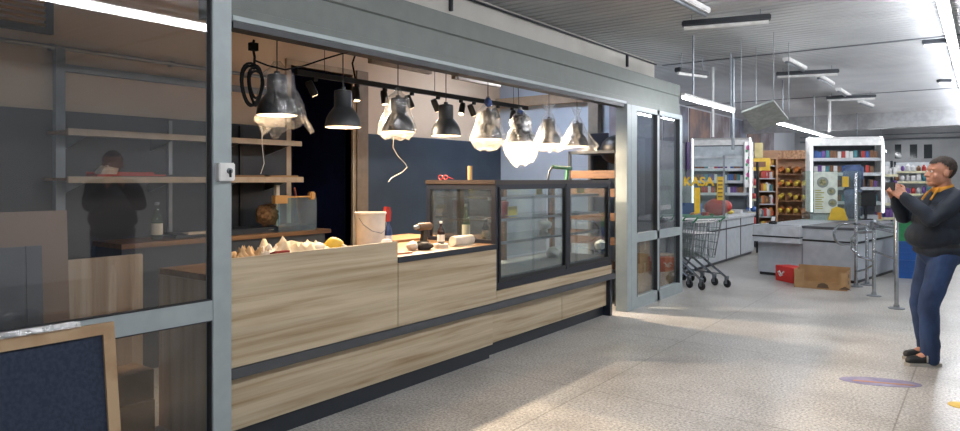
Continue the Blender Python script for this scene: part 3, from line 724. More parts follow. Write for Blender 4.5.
part('loose_sheet', MB().box((.0,-.12,0),(.07,.12,.004)).noise(.004,9,2), M_cream, pr_)
solo('glass_jar', MB().lathe([(.03,0),(.034,.01),(.034,.07),(.026,.085),(.028,.10)], 18), mat('dim_jar_glass', '6E665C', .15), 'small dim jar against the glass case post', 'jar', (-.28, y_(485,-.28), ZW))
bx_ = thing('open_crate', 'dark-fronted brown wooden box standing behind the drill', 'box', (-1.02, y_(402,-1.02), 0))
part('crate_body', MB().box((-.2,-.3,0),(.2,.3,.985)), M_black, bx_)
part('crate_lid', MB().box((-.22,-.33,.985),(.22,.33,1.02)), M_brown, bx_)

# on the case
ZC = 1.56
solo('safety_glasses', MB().tube([(0,-.03+.028*math.cos(a),.028+.022*math.sin(a)) for a in [2*PI*k/14 for k in range(14)]], .004, 6, closed=True).tube([(0,.035+.028*math.cos(a),.028+.022*math.sin(a)) for a in [2*PI*k/14 for k in range(14)]], .004, 6, closed=True).tube([(0,.062,.03),(-.06,.085,.012)], .004, 6), M_red, 'thin red-rimmed glasses on top of the display case', 'glasses', (-.62, onx(442,170,-.62).y, ZC)) if False else None
a = ony(443, 178, 4.95)
solo('safety_glasses', MB().tube([(-.03+.026*math.cos(a_),0,.026+.02*math.sin(a_)) for a_ in [2*PI*k/14 for k in range(14)]], .004, 6, closed=True).tube([(.032+.026*math.cos(a_),0,.026+.02*math.sin(a_)) for a_ in [2*PI*k/14 for k in range(14)]], .004, 6, closed=True).tube([(.058,0,.03),(.10,.03,.008)], .004, 6), M_red, 'thin red-rimmed glasses on top of the display case at its left corner', 'glasses', (a.x, 4.95, ZC))
a = ony(470, 178, 5.0)
solo('paper_tube', MB().lathe([(.022,0),(.022,.13),(.018,.13),(.018,.01)], 16, capt=False), mat('tan_card_tube', 'B99A6C', .7), 'short tan tube standing on the left part of the display case', 'tube', (a.x, 5.0, ZC))
a = onx(548, 178, -.3); b_ = onx(570, 178, -.3)
gd = thing('tape_dispenser', 'green and black arched handle tool standing on top of the glass case', 'tool', (-.3, a.y, ZC)); L_ = b_.y-a.y
part('handle_arch', MB().tube([(0,0,.0),(0,.03,.09),(0,.08,.135),(0,.16,.14),(0,L_-.06,.14)], .012, 8), M_black, gd)
part('handle_grip', MB().tube([(0,.1,.14),(0,L_+.02,.13)], .02, 10).tube([(0,L_-.05,.13),(0,L_-.08,.0)], .018, 10), mat('green_rubber', '1F6A40', .5), gd)

# open metal racks with wooden trays at the right end
def rack(x0, x1, y0, y1, zs, top, label, trays=True, name='bread_rack'):
    t = thing(name, label, 'rack', ((x0+x1)/2, (y0+y1)/2, 0)); cx, cy = (x0+x1)/2, (y0+y1)/2
    mb = MB()
    for x in (x0, x1-.03):
        for y in (y0, y1-.03): mb.box((x-cx, y-cy, 0), (x+.03-cx, y+.03-cy, top))
    mb.box((x0-cx, y0-cy, top-.035), (x1-cx, y1-cy, top))
    part('rack_frame', mb, M_dark, t)
    for z in zs:
        s = part('tray', MB().box((x0+.03-cx, y0+.02-cy, z), (x1-.03-cx, y1-.02-cy, z+.015)).box((x0+.03-cx, y0+.005-cy, z), (x1-.03-cx, y0+.02-cy, z+.10)).box((x1-.03-cx, y0+.02-cy, z),(x1-.015-cx, y1-.02-cy, z+.10)), mat('tray_wood', '5E432E', .6, c2='4E3625', stretch=(1,6,6)), t, label='brown wooden tray')
    return t
q0 = ony(574, 100, 7.9); q1 = ony(622, 100, 7.9)
rack(q0.x, q1.x, 7.75, 8.4, (.45, .75, 1.05, 1.35, 1.58), 1.93, 'tall dark metal rack with brown wooden trays behind the right end of the glass case')
solo('dark_board', MB().box((-.13,-.02,0),(.13,.02,2.2)), M_navy, 'tall narrow dark panel behind the last pendant lamp', 'panel', (ony(594,100,8.45).x-.02+.1, 8.46, 0))
solo('cloth_bundle', MB().ball((0,0,0), .2, (1.1,1,.95)).box((-.28,-.1,-.02),(.0,.1,.0)), M_black, 'rounded dark bundle on top of the tray rack near the right post', 'bundle', (q1.x-.14, 8.05, 1.95), smooth=True)
mb = MB(); rn = random.Random(4)
for k in range(7): mb.cap((rn.uniform(-.2,.2), rn.uniform(-.03,.03), .02), .02, (rn.uniform(-.2,.2), rn.uniform(-.05,.05), .06), .016, n=2)
solo('dried_branches', mb, mat('rusty_brown', '7C4A34', .8), 'rust-brown twisted bundle on the upper tray of the rack', 'bundle', (ony(591,170,7.9).x, 7.85, 1.60))
# end wall things
q = ony(620, 110, 8.6)
solo('wall_picture', MB().box((-.16,-.02,0),(.16,0,.55)), mat('faded_poster', '9A9AA4', .6, c2='8A7E84', nscale=3), 'small faded grey poster high on the pale end wall near the right post', 'poster', (q.x, 8.62, 2.05))
for k, px in enumerate((552, 575)):
    q = ony(px, 110, 8.45)
    solo('paper_letters' if False else 'film_scrap', MB().box((-.1,-.004,0),(.1,.004,.16)).noise(.03, 9, k), M_film, ['crumpled clear film scrap hung on the end wall beam, left one', 'crumpled clear film scrap hung on the end wall beam, right one'][k], 'plastic film', (q.x, 8.40, 2.5)) if False else None

M_cable = mat('cable_rubber', '0E0F11', .85, spec=.2)
# coil of black cable hanging from the header
cc = thing('cable_coil', 'coil of black cable hanging from the header beside the left post', 'cable', (-.35, onx(254,60,-.35).y, 2.30))
for k in range(5):
    rn = random.Random(k); ry, rz_ = .06+.02*rn.uniform(-1,1), .11+.03*rn.uniform(-1,1); ox, oy = .012*k-.02, .03*rn.uniform(-1,1)
    part('cable_loop', MB().tube([(ox+.01*math.sin(a_*2), oy+ry*math.sin(a_)*(1+.1*math.sin(a_)), -.13+rz_*math.cos(a_)) for a_ in [2*PI*j/22 for j in range(22)]], .0085, 6, closed=True), M_cable, cc)
part('cable_tail', MB().tube([(0,0,-.03),(0,.005,.05),(0,-.01,.12),(0,.0,.16)], .008, 6).tube([(0,0,.03),(0,.10,.01),(0,.24,.0),(0,.38,.04),(.1,.5,.10),(.3,.53,.13)], .006, 6).box((-.02,-.03,.09),(.02,.02,.14)), M_cable, cc)
solo('ceiling_cable', MB().tube([(0,0,0),(.02,.02,-.12),(-.01,-.01,-.25),(0,.02,-.4)], .009, 6), M_cable, 'short loose black cable above the track, right of the bare doorway pendant', 'cable', (-1.1, onx(354,60,-1.1).y, 2.85))
# beam brackets inside
for k, px in enumerate((372, 455)):
    yy = onx(px, 70, -1.6).y
    solo('ceiling_bracket', MB().box((-.03,-.03,0),(.03,.03,.55)).box((-.03,0,0),(.03,.9,.05)), mat('bracket_paint', 'A39684', .6), ['pale angled bracket hanging over the navy back panel, left one', 'pale angled bracket above the middle pendants, right one'][k], 'bracket', (-1.6, yy, CEIL-.55))

# behind the left glazing
b0 = onx(0, 250, -1.2)
solo('wood_board', MB().box((-.012, -.75, 0), (.012, .75, 1.38)), mat('pinkish_board', 'A08878', .6, c2='96806F', nscale=2), 'large pinkish-brown board leaning behind the left glass', 'board', (-.95, onx(72,300,-.95).y-.75, .0), rot=(0, -.06, 0))
solo('metal_sheet', MB().box((-.006, -.6, 0), (.006, .6, 1.2)).box((-.006,.52,0),(.012,.535,1.2)), M_greyboard, 'grey metal sheet with a perforated strip leaning in front of the pinkish board', 'metal sheet', (-.72, onx(46,300,-.72).y-.6, .0), rot=(0, -.05, 0))
solo('pale_panel', MB().box((-.02,-.3,0),(.02,.3,1.03), bev=.004), M_pale, 'pale wooden panel standing right of the pinkish board behind the glass', 'panel', (-1.45, (onx(76,300,-1.45).y+onx(119,300,-1.45).y)/2, .0))
solo('tape_strip', MB().box((-.004,-.02,0),(.004,.02,.2), R4(-.12,'X')), M_wht, 'short white tape strip on the top edge of the pinkish board', 'tape', (-.93+.005-.06, onx(31,225,-.93).y, 1.19)) if False else None
mb = MB(); mb.box((-.15,-.15,0),(.15,.15,.22)); mb.box((-.12,-.16,.22),(.12,.16,.40))
solo('wood_block_stack', mb, M_card, 'stacked brown cartons on the floor behind the lower left pane', 'box', (-.8, 2.0, 0))

# framed board in front of the left glazing
ab = thing('framed_board', 'wooden framed pinboard with dark blue felt leaning in front of the left glazing', 'board', (.33, 1.12, 0))
AB = Matrix.Identity(4)
a0 = onx(112, 325, .21).y-1.12; H_ = .92; tl = R4(-.13, 'Y')
part('board_frame', MB().box((-.02,-1.0,H_-.05),(.02,a0,H_), tl).box((-.02,a0-.05,0),(.02,a0,H_-.05), tl).box((-.02,-1.0,0),(.02,a0-.05,.05), tl), mat('frame_pine', 'A88E6E', .6, c2='96795A'), ab)
part('felt_panel', MB().box((-.012,-1.0,.05),(.006,a0-.05,H_-.05), tl), mat('blue_felt', '2A3344', .95, c2='20283A', nscale=60, bump=.3), ab)
mb = MB(); mb.box((-.03,-.75,H_),(.03,a0-.15,H_+.025), tl@T4(0,0,0)); mb.noise(.02, 14, 3)
wr = solo('film_wrap', mb, M_film2, 'bunched clear film lying along the top of the framed board', 'plastic film', (.33, 1.12, 0))
# ================================================================== the shop hall
M_grey = mat('checkout_laminate', 'B4B9BE', .5, c2='AAB0B6'); M_blk = M_black
M_ledw = glow('arch_led', 'F4F8FF', 3); M_blue = mat('blue_plastic', '1F5AA8', .4); M_green = mat('green_plastic', '2F8A56', .4)
M_shelfw = mat('white_shelf_metal', 'C9CED2', .4)
PALC = {n: mat('package_'+n, c, .5) for n, c in dict(red='B03A34', yellow='D9BF4A', blue='3A5FA0', white='DADADA', orange='C9793A', green='5B8A4A', purple='6A4A8C', brown='7A5236', pink='C77A8E', teal='4A8A94').items()}
PK = list(PALC)
_pkm = {}
def packet(kind, w, d, h, col):
    key = (kind, round(w,3), round(d,3), round(h,3), col)
    if key not in _pkm:
        mb = MB()
        if kind == 'box': mb.box((-w/2,-d/2,0),(w/2,d/2,h), bev=min(w,d,h)*.08); 
        elif kind == 'bag': mb.ball((0,0,h/2), .5, (w,d,h), u=10, v=6)
        elif kind == 'jar': mb.lathe([(w*.45,0),(w*.5,h*.05),(w*.5,h*.7),(w*.25,h*.85),(w*.25,h)], 10)
        elif kind == 'loaf': mb.ball((0,0,h/2), .5, (w,d,h), u=10, v=6)
        _pkm[key] = mb.mesh('packet', PALC[col], .6)
    return _pkm[key]
def place_packet(kind, name, w, d, h, col, M, loc, label, cat, group):
    o = link(name, packet(kind, w, d, h, col)); o.matrix_world = M @ Matrix.Translation(Vector(loc)); return tag(o, label, cat, group)

# checkout desks
c1 = thing('checkout_desk', 'long grey checkout desk behind the row of shopping carts', 'checkout desk', (-1.0, 11.0, 0))
part('desk_body', MB().box((-.4, 0, .06), (.47, 4.1, .80)), M_grey, c1)
part('desk_plinth', MB().box((-.36, 0.03, 0), (.43, 4.07, .06)), M_dark, c1)
part('desk_top', MB().box((-.43, -.02, .80), (.50, 4.12, .86), bev=.01), mat('desk_top_laminate', 'C4C8CC', .4), c1)
part('desk_trim', MB().box((.47, 0, .62), (.478, 4.1, .645)), M_blk, c1)
mb = MB()
for yy in (1.1, 2.15, 3.1): mb.box((.47, yy, .06), (.476, yy+.03, .8))
part('panel_joint', mb, M_blk, c1)
for k in range(7):
    px = [728, 733, 738, 742, 746, 722, 716][k]; q = onx(px, 210, -.85)
    place_packet('bag' if k % 2 else 'box', 'packet', .16, .18, .07+.02*(k % 3), PK[[3,1,3,5,0,4,1][k]], T4(0,0,0), (-.75-.03*k, 14.7-.45*k, .86), 'small packet lying on the desk behind the carts', 'packet', 'packets on the left checkout desk')
ang = -.16
c2 = thing('checkout_desk', 'grey checkout desk with a conveyor belt, behind the open cardboard box', 'checkout desk', (.40, 11.8, 0), ang)
part('desk_body', MB().box((0, 0, .05), (.70, 1.9, .56)).box((.72, -.03, .05), (1.5, 2.2, .80)), M_grey, c2)
part('belt_unit', MB().box((-.02, -.16, .56), (.72, 2.0, .64)).box((-.02, -.16, .66), (.72, 2.0, .83)), mat('belt_unit_laminate', 'C6CACE', .4), c2)
part('desk_trim', MB().box((-.025, -.165, .64), (.725, 2.0, .662)).box((.72, -.036, .60), (1.505, -.03, .63)).box((1.5, -.03, .60),(1.506, 2.2, .63)), M_blk, c2)
part('conveyor_belt', MB().box((.06, -.1, .83), (.62, 1.95, .838)), mat('belt_grey', '9AA0A6', .4), c2, label='pale conveyor surface')
part('desk_top', MB().box((.70, -.05, .80), (1.52, 2.22, .84), bev=.008), mat('dark_desk_top', '5A5C62', .5), c2)
part('desk_plinth', MB().box((0.02, .02, 0), (1.48, 1.9, .05)), M_blk, c2)
# till on the belt end
tl_ = thing('card_terminal', 'small black terminal on the near end of the conveyor desk', 'terminal', (.62, 11.85, .838), ang)
part('terminal_body', MB().box((-.05,-.06,0),(.05,.06,.03), bev=.008).box((-.04,-.01,.03),(.04,.0,.14), R4(-.3,'X')), M_blk, tl_)
part('terminal_screen', MB().box((-.03,-.014,.05),(.03,-.011,.12), R4(-.3,'X')), M_wht, tl_)

q = D(866, 180, 12.3)
mo = thing('till_monitor', 'dark till monitor on a stem at the right end of the conveyor desk', 'monitor', (q.x, q.y, .84), .5)
part('monitor_screen', MB().box((-.17,-.015,.25),(.17,.015,.50), bev=.005), M_blk, mo); part('monitor_stem', MB().box((-.02,.0,.02),(.02,.03,.28)).box((-.1,-.06,0),(.1,.09,.02)), M_blk, mo)
q = D(853, 180, 12.5)
solo('hanging_jacket', MB().box((-.16,-.06,.55),(.16,.06,1.0), bev=.04).box((-.14,-.05,0),(.14,.05,.6), bev=.04).noise(.03,6,4), mat('slate_blue_fabric', '46567A', .9, c2='36445F'), 'slate-blue jacket draped behind the conveyor desk beside the lit rack', 'jacket', (q.x, q.y, .84), smooth=True)
# cigarette racks with a lit arch
def cig_rack(loc, rz, label, w, ztop, closed, group):
    t = thing('cigarette_rack', label, 'rack', loc, rz); h = ztop
    part('rack_back', MB().box((-w/2+.04, .25, .9), (w/2-.04, .28, h-.05)), mat('rack_back_grey', '6E747C', .6), t)
    for s in (-1, 1):
        pts = [(s*(w/2), -.1, .95), (s*(w/2), -.1, h-.22), (s*(w/2), -.07, h-.09), (s*(w/2), .0, h-.02), (s*(w/2), .1, h)]
        side = part('side_arch', MB().prism([(-.1, .95), (-.1, h-.2), (-.06, h-.07), (.03, h), (.3, h), (.3, .95)], 'x', s*w/2-.03, s*w/2+.03), M_wht, t)
        part('led_strip', MB().tube([(s*w/2, y_+-.012, z_) for (_, y_, z_) in pts], .010, 6), M_ledw, side)
    part('rack_canopy', MB().prism([(-.1, h-.17), (-.06, h-.05), (.03, h), (.28, h), (.28, h-.05), (.03, h-.05), (-.06, h-.12)], 'x', -w/2+.03, w/2-.03), M_wht, t)
    part('base_cabinet', MB().box((-w/2+.05, 0, 0), (w/2-.05, .28, .9)), M_grey, t)
    zs = [h-.45, h-.73, h-1.0, h-1.27]
    for i, z in enumerate(zs):
        sh = part('rack_shelf', MB().box((-w/2+.03, -.06, z), (w/2-.03, .25, z+.02)), M_wht, t)
        part('price_rail', MB().box((-w/2+.03, -.075, z-.01), (w/2-.03, -.06, z+.05)), M_shelfw, sh)
    if closed:
        for i in range(2): part('roller_cover', MB().box((-w/2+.04, -.05, h-.19-.23*(i+1)+.01), (w/2-.04, -.03, h-.19-.23*i)), mat('silver_cover', 'B8C2C8', .35), t)
    MW = Matrix.Translation(Vector(loc)) @ R4(rz)
    rn = random.Random(int(loc[0]*10)); n = 0
    for i, z in enumerate(zs):
        if closed and i < 1: continue
        m_ = int((w-.12)/.068)
        for k in range(m_):
            if rn.random() < .1: continue
            place_packet('box', 'cigarette_pack', .060, .03, .15+.01*rn.randint(0,2), rn.choice(['white','red','brown','teal','brown','blue','white','purple']), MW, (-w/2+.09+k*.068, -.02, z+.02), 'small pack standing in a row in the lit %s rack' % ('cigarette' if not closed else 'covered'), 'pack', group)
    return t
r2p = D(845.5, 180, 12.9)
cig_rack((r2p.x, r2p.y, 0), math.radians(22), 'cigarette rack with a white lit arch and open shelves behind the conveyor desk', 1.22, 2.38, False, 'packs in the open cigarette rack')
r1p = D(721, 180, 15.2)
cig_rack((r1p.x, r1p.y, 0), math.radians(22), 'cigarette rack with a white lit arch and closed covers behind the carts', 1.22, 2.5, True, 'packs in the covered cigarette rack')
# pink sign edge on the covered rack
q = D(748, 180, 15.0)
s_ = thing('side_sign', 'lit white sign with pink and green figures on the side of the covered rack', 'sign', (q.x, q.y, 0), .9)
part('sign_board', MB().box((-.1, -.02, 1.4), (.12, .02, 2.4)), M_wht, s_)
mb = MB()
for k in range(6): mb.ball((.02+.03*(-1)**k, -.022, 1.52+k*.15), .05, (1,.2,1.2), u=8, v=5)
part('sign_print', mb, mat('pink_print', 'C04A8A', .5), s_)
mb = MB()
for k in range(5): mb.ball((-.02-.03*(-1)**k, -.022, 1.6+k*.15), .03, (1,.2,1.2), u=8, v=5)
part('sign_print', mb, mat('green_print', '3F9A6A', .5), s_)

# clear screens with print
s1 = thing('checkout_screen', 'clear checkout screen with yellow KASA 1 lettering behind the carts', 'sign', D(704, 180, 12.2).xy.to_3d(), math.radians(30))
part('screen_panel', MB().box((-.75, -.005, .87), (.42, .005, 1.75)), M_clear, s1)
part('screen_post', MB().box((.33, -.02, .86), (.36, .02, 2.0)), M_steel, s1)
M_ytext = mat('yellow_print', 'EBBE2A', .5)
link('screen_lettering', text_mesh('screen_lettering', 'KASA', .22, M_ytext, .004, bold=.006), s1, (-.10, -.012, 1.46), (PI/2, 0, 0))
link('screen_lettering', text_mesh('screen_lettering', '1', .62, M_ytext, .004, bold=.02), s1, (-.12, -.012, .98), (PI/2, 0, 0))
part('screen_tag', MB().box((.22, -.03, 1.2), (.33, -.022, 1.62)), M_yellow, s1, label='yellow price strip')
mb = MB()
for k in range(5): mb.box((.235, -.034, 1.25+k*.07), (.315, -.03, 1.275+k*.07))
part('strip_print', mb, mat('ochre_print', '8A6A1E', .6), s1)
s2 = thing('checkout_screen', 'clear checkout screen with a printed plate poster on the conveyor desk', 'sign', D(836, 180, 11.9).xy.to_3d(), math.radians(24))
part('screen_panel', MB().box((-.55, -.005, .85), (.40, .005, 1.72)), M_clear, s2)
ps = part('poster', MB().box((-.36, -.016, .98), (.02, -.008, 1.70)), mat('poster_paper', 'D9E0D4', .6), s2, label='white poster with food plates')
for (x, z, r) in ((-.22, 1.52, .095), (-.08, 1.36, .07), (-.06, 1.16, .07)):
    part('plate_print', MB().lathe([(0,0),(r,0),(r,.004),(0,.004)], 20, T4(x,-.016,z)@R4(PI/2,'X'), capb=False, capt=False), mat('plate_print_grey', '8C948C', .6), ps)
    part('plate_print', MB().lathe([(0,0),(r*.6,0),(r*.6,.003),(0,.003)], 16, T4(x,-.021,z)@R4(PI/2,'X'), capb=False, capt=False), mat('plate_food_print', 'A49A70', .6, c2='5E6A4A', nscale=30), ps)
mb = MB()
for k in range(9): mb.box((-.34, -.02, 1.05+k*.04), (-.22+.03*math.sin(k*3), -.0165, 1.065+k*.04))
part('text_print', mb, mat('yellow_green_print', 'A9A640', .6), ps)
ys = part('warning_sign', MB().prism([(-.16, .86), (.16, .86), (.10, 1.06), (-.02, 1.10), (-.10, 1.06)], 'y', -.12, -.11), M_yellow, s2, label='yellow sign')
part('yellow_card', MB().box((.10,-.014,1.44),(.20,-.008,1.62)), M_yellow, s2)
M_cloth2 = mat('blue_grey_jacket', '4A5470', .8)
pers = None

# red sign/pillow & blue crates at the left desk
solo('red_backpack', MB().ball((0,0,.17), .18, (1.5,.8,.95)).noise(.03,5,2), PALC['red'], 'dark red bag on the left checkout desk behind the KASA 1 screen', 'bag', (D(718,205,13.2).x, D(718,205,13.2).y, .87), smooth=True)
solo('shopping_basket', MB().box((-.2,-.15,0),(.2,.15,.02)).box((-.2,-.15,.02),(-.18,.15,.25)).box((.18,-.15,.02),(.2,.15,.25)).box((-.18,-.15,.02),(.18,-.13,.25)).box((-.18,.13,.02),(.18,.15,.25)), M_blue, 'blue plastic basket on the left checkout desk', 'basket', (D(689,200,12.9).x, D(689,200,12.9).y, .87))
solo('purple_banner', MB().box((-.17,-.03,0),(.17,0,.9)), PALC['purple'], 'purple banner on the hall wall left of the covered cigarette rack', 'banner', (-2.19, onx(689,180,-2.17).y, 1.55), rz=PI/2)

# shopping carts
def make_cart():
    t = thing('shopping_cart', '', 'shopping cart')
    # local: handle at -y end (towards customer), basket toward +y ; z up
    mb = MB(); r = .0035
    bt = {0: (-.27, .27, -.0, .0)}
    def P(u, v, w):      # u across -1..1, v length 0..1, w height 0..1
        hw = (.26 - .05*v)*(1-.18*(1-w)); y0 = -.38+.06*(1-w); y1 = .48-.16*(1-w)
        return Vector((u*hw, y0+(y1-y0)*v, .42+.10*v*(1-w)+.55*w-.04*v*w))
    for s in (-1, 1):
        for i in range(19): mb.tube([P(s, i/18, 0), P(s, i/18, 1)], r, 4)
        for j in (0, .2, .4, .6, .8, 1): mb.tube([P(s, 0, j), P(s, 1, j)], r*1.3, 4)
    for i in range(9):
        u = -1+i/4
        mb.tube([P(u, 0, 0), P(u, 1, 0)], r, 4); mb.tube([P(u, 1, 0), P(u, 1, 1)], r, 4); mb.tube([P(u, 0, 0), P(u, 0, .95)], r, 4)
    for j in (0, .25, .5, .75): 
        mb.tube([P(-1, 1, j), P(1, 1, j)], r, 4); mb.tube([P(-1, 0, j), P(1, 0, j)], r, 4); mb.tube([P(-1, j, 0), P(1, j, 0)], r, 4)
    part('basket', mb, M_zinc, t)
    part('basket_rim', MB().tube([P(-1,0,1), P(-1,1,1), P(1,1,1), P(1,0,1)], .008, 6, closed=True), M_chrome, t)
    part('handle', MB().tube([(-.27,-.46,1.02),(.27,-.46,1.02)], .014, 10), mat('dull_green_plastic', '3E6A56', .5), t, label='green plastic handle')
    part('child_seat', MB().box((-.2,-.34,.94),(.2,-.3,1.0)).box((-.2,-.34,.78),(.2,-.12,.79)), M_wht, t)
    for s in (-1, 1):
        part('handle_bracket', MB().tube([(s*.27,-.46,1.02),(s*.26,-.40,.97),(s*.26,-.36,.95)], .012, 8), M_green, t)
        part('leg_frame', MB().tube([(s*.26,-.40,.96),(s*.235,-.30,.45)], .010, 8).tube([(s*.22,.14,.46),(s*.235,-.05,.40),(s*.25,-.50,.15)], .017, 8).tube([(s*.22,.10,.46),(s*.20,.30,.17)], .015, 8).tube([(s*.245,-.42,.19),(s*.20,.28,.17)], .009, 8), M_chrome, t)
        for yy, xx in ((-.52, .25), (.30, .20)):
            w_ = part('wheel', MB().lathe([(.015,-.014),(.058,-.014),(.062,-.008),(.062,.008),(.058,.014),(.015,.014)], 18, T4(s*xx, yy, .062)@R4(PI/2,'Y')), M_black, t)
            part('caster_fork', MB().box((s*xx-.022, yy-.015, .055),(s*xx-.016, yy+.03, .15)).box((s*xx+.016, yy-.015, .055),(s*xx+.022, yy+.03, .15)).box((s*xx-.022, yy-.015, .145),(s*xx+.022, yy+.03, .17)), M_steel, w_)
    return t
cart0 = make_cart(); CP = onz(688, 284, 0)
clab = ['wire shopping cart at the right end of the nested row, fully in view', 'wire shopping cart second from the right end of the nested row', 'wire shopping cart third from the right end, mostly behind its neighbours', 'wire shopping cart nearest the glazed door leaf']
for k in range(4):
    c = cart0 if k == 0 else copy_tree(cart0)
    c.location = (CP.x-.21*k, CP.y+.10*k, 0); c.rotation_euler = (0, 0, math.radians(64)); c['label'] = clab[k]; c['group'] = 'nested shopping carts'

# turnstile barrier
def upost(px, py, top, label, foot=True, name='barrier_post'):
    p = onz(px, py, 0)
    t = thing(name, label, 'barrier', (p.x, p.y, 0), 0, None)
    part('post_tube', MB().lathe([(.024, .0), (.024, top-.01), (.018, top)], 16), M_chrome, t)
    part('foot_plate', MB().lathe([(.09,0),(.09,.012),(.035,.02),(.03,.05)], 20), M_steel, t)
    return t, p
t1, p1 = upost(856, 286.6, 1.66, 'tallest chrome barrier post, furthest back beside the cardboard box')
t2, p2 = upost(874, 296, .98, 'short middle chrome barrier post with a turnstile head')
t3, p3 = upost(896.5, 308.6, 1.30, 'chrome barrier post nearest the man taking a picture')
def rel(p, t): return [Vector(q)-t.location for q in p]
# loops: rounded hoop arm reaching left from post 1 to post 3
z1, z2 = .97, .62
L1 = Vector((p1.x, p1.y, 0)); L3 = Vector((p3.x, p3.y, 0)); L2 = Vector((p2.x, p2.y, 0))
hoopL = onz(834, 262, .35) if False else D(834, 200, 9.9)
pts = [Vector((p3.x, p3.y, .92)), L1.lerp(L3, .3)+Vector((0,0,.92)), Vector((p1.x-.05, p1.y, .92))]
H = Vector((hoopL.x, hoopL.y, 0)); zc, rr = .77, .15
arc = [H+Vector((0,0,zc)) + (L1-H).normalized()*(rr-rr*math.cos(a_)) + Vector((0,0,rr*math.sin(a_))) for a_ in [PI/2-PI*k/10 for k in range(11)]]
pts = [L3+V(0,0,.92), L1+V(0,0,.92)] + arc + [L1+V(0,0,zc-rr)]
part('hoop_rail', MB().tube(rel(pts, t1), .019, 8), M_chrome, t1)
dn = (L2-L1)
pts2 = [L2+V(0,0,.86)+ (L1-L2).normalized()*.0, L2+V(-.12,.12,.86)+V(-.1,.1,-.03), L2+V(-.30,.25,.74), L2+V(-.30,.25,.60), L2+V(-.2,.2,.5), L2+V(0,0,.47)]
part('turnstile_arm', MB().tube(rel(pts2, t2), .017, 8), M_chrome, t2)
part('turnstile_head', MB().lathe([(.05,.9),(.055,.92),(.055,1.0),(.04,1.02)], 16), M_steel, t2)
part('turnstile_arm', MB().tube(rel([L2+V(0,0,.42), L2+(L1-L2)*.5+V(0,0,.30), L1+V(0,0,.22)], t2), .014, 8), M_chrome, t2)
part('hoop_rail', MB().tube(rel([L3+V(0,0,.60), L3+(L2-L3)*.7+V(-.0,0,.60), L2+V(0,0,.60)], t3), .015, 8).tube(rel([L3+V(0,0,.98), L2+V(0,0,.98)], t3), .017, 8), M_chrome, t3)
p4 = onz(866, 283, 0)
t4, p4 = upost(867, 285, .9, 'slim chrome barrier post just behind the tallest one')

# boxes on the floor
def open_box(px0, px1, py0, label):
    a = onz(px0, py0, 0)
    return a
a = onz(794, 287, 0); b_ = onz(847, 291.5, 0); dv = (b_-a); Lb = dv.length; rz = math.atan2(dv.y, dv.x)
ob = thing('cardboard_box', 'open brown cardboard box on the floor in front of the conveyor desk', 'box', (a.x, a.y, 0), rz)
part('box_wall', MB().box((0,0,0),(Lb,.008,.10)).box((0,.35,0),(Lb,.358,.30)).box((0,.008,0),(.008,.35,.26)).box((Lb-.008,.008,0),(Lb,.35,.27)).box((0,.008,0),(Lb,.35,.008)), M_card, ob)
part('box_wall', MB().box((0,-.0,.10),(.13,.008,.27)), M_card, ob); part('box_wall', MB().box((Lb-.10,0,.10),(Lb,.008,.26)), M_card, ob)
part('print_mark', MB().prism([(.30,.02),(.46,.02),(.44,.07),(.40,.09),(.36,.09),(.32,.07)], 'y', -.003, -.0005).prism([(.58,.02),(.74,.02),(.66,.065)], 'y', -.003, -.0005), mat('brown_print', '5E4A38', .8), ob)
mb = MB()
for zz in (.08, .17): mb.box((Lb, .14, zz), (Lb+.003, .2, zz+.05))
part('hand_hole', mb, M_black, ob)
a = onz(775, 280, 0); b_ = onz(793, 284, 0); dv = (b_-a); Lr = dv.length
rb = thing('drink_carton', 'small red carton on the floor left of the open cardboard box', 'box', (a.x, a.y+.02, 0), math.atan2(dv.y, dv.x))
part('carton_body', MB().box((0,0,0),(Lr,.25,.235), bev=.006), mat('bright_red_card', 'D02E26', .45, c2='C42A22'), rb)
mb = MB(); mb.tube([(.07+.035*k, -.003, .13+.03*math.sin(k*2.1)) for k in range(5)], .012, 5); mb.tube([(.09+.03*k, -.003, .09+.02*math.cos(k*2.4)) for k in range(4)], .009, 5)
part('carton_print', mb, M_wht, rb)
# boxes behind the right door leaf
cb0 = None
for k, (px0, px1, dx, z0, h) in enumerate(((637, 652, -.08, 0, .5), (665, 676, -.08, 0, .52), (640, 650, -.08, .502, .28))):
    y0, y1 = onx(px0, 250, dx).y, onx(px1, 250, dx).y
    t = thing('cardboard_box', ['cardboard box on the floor behind the left lower pane of the door leaf', 'cardboard box on the floor behind the right lower pane of the door leaf', 'smaller cardboard box stacked on another behind the door leaf'][k], 'box', (dx, (y0+y1)/2, z0))
    w_ = (y1-y0)/2
    part('box_wall', MB().box((-.3,-w_,0),(0,w_,h)), M_card, t)
    part('packing_tape', MB().box((-.3,-.03,h),(0.003,.03,h+.002)).box((0,-.03,h-.12),(.003,.03,h)), mat('buff_tape', 'C9AF84', .4), t)
for k, (z0, c) in enumerate(((.90, M_steel), (1.12, M_wht), (1.42, M_steel))):
    y0 = onx(648, 200, -.8).y
    t = thing('tray_shelf', ['lowest pale tray shelf seen through the upper door panes', 'middle white tray shelf seen through the upper door panes', 'top tray shelf seen through the upper door panes'][k], 'shelf', (-.8, y0, z0))
    part('shelf_board', MB().box((-.3,-.35,0),(.2,.4,.02)), c, t); part('shelf_edge', MB().box((.2,-.35,-.02),(.215,.4,.05)), c, t)

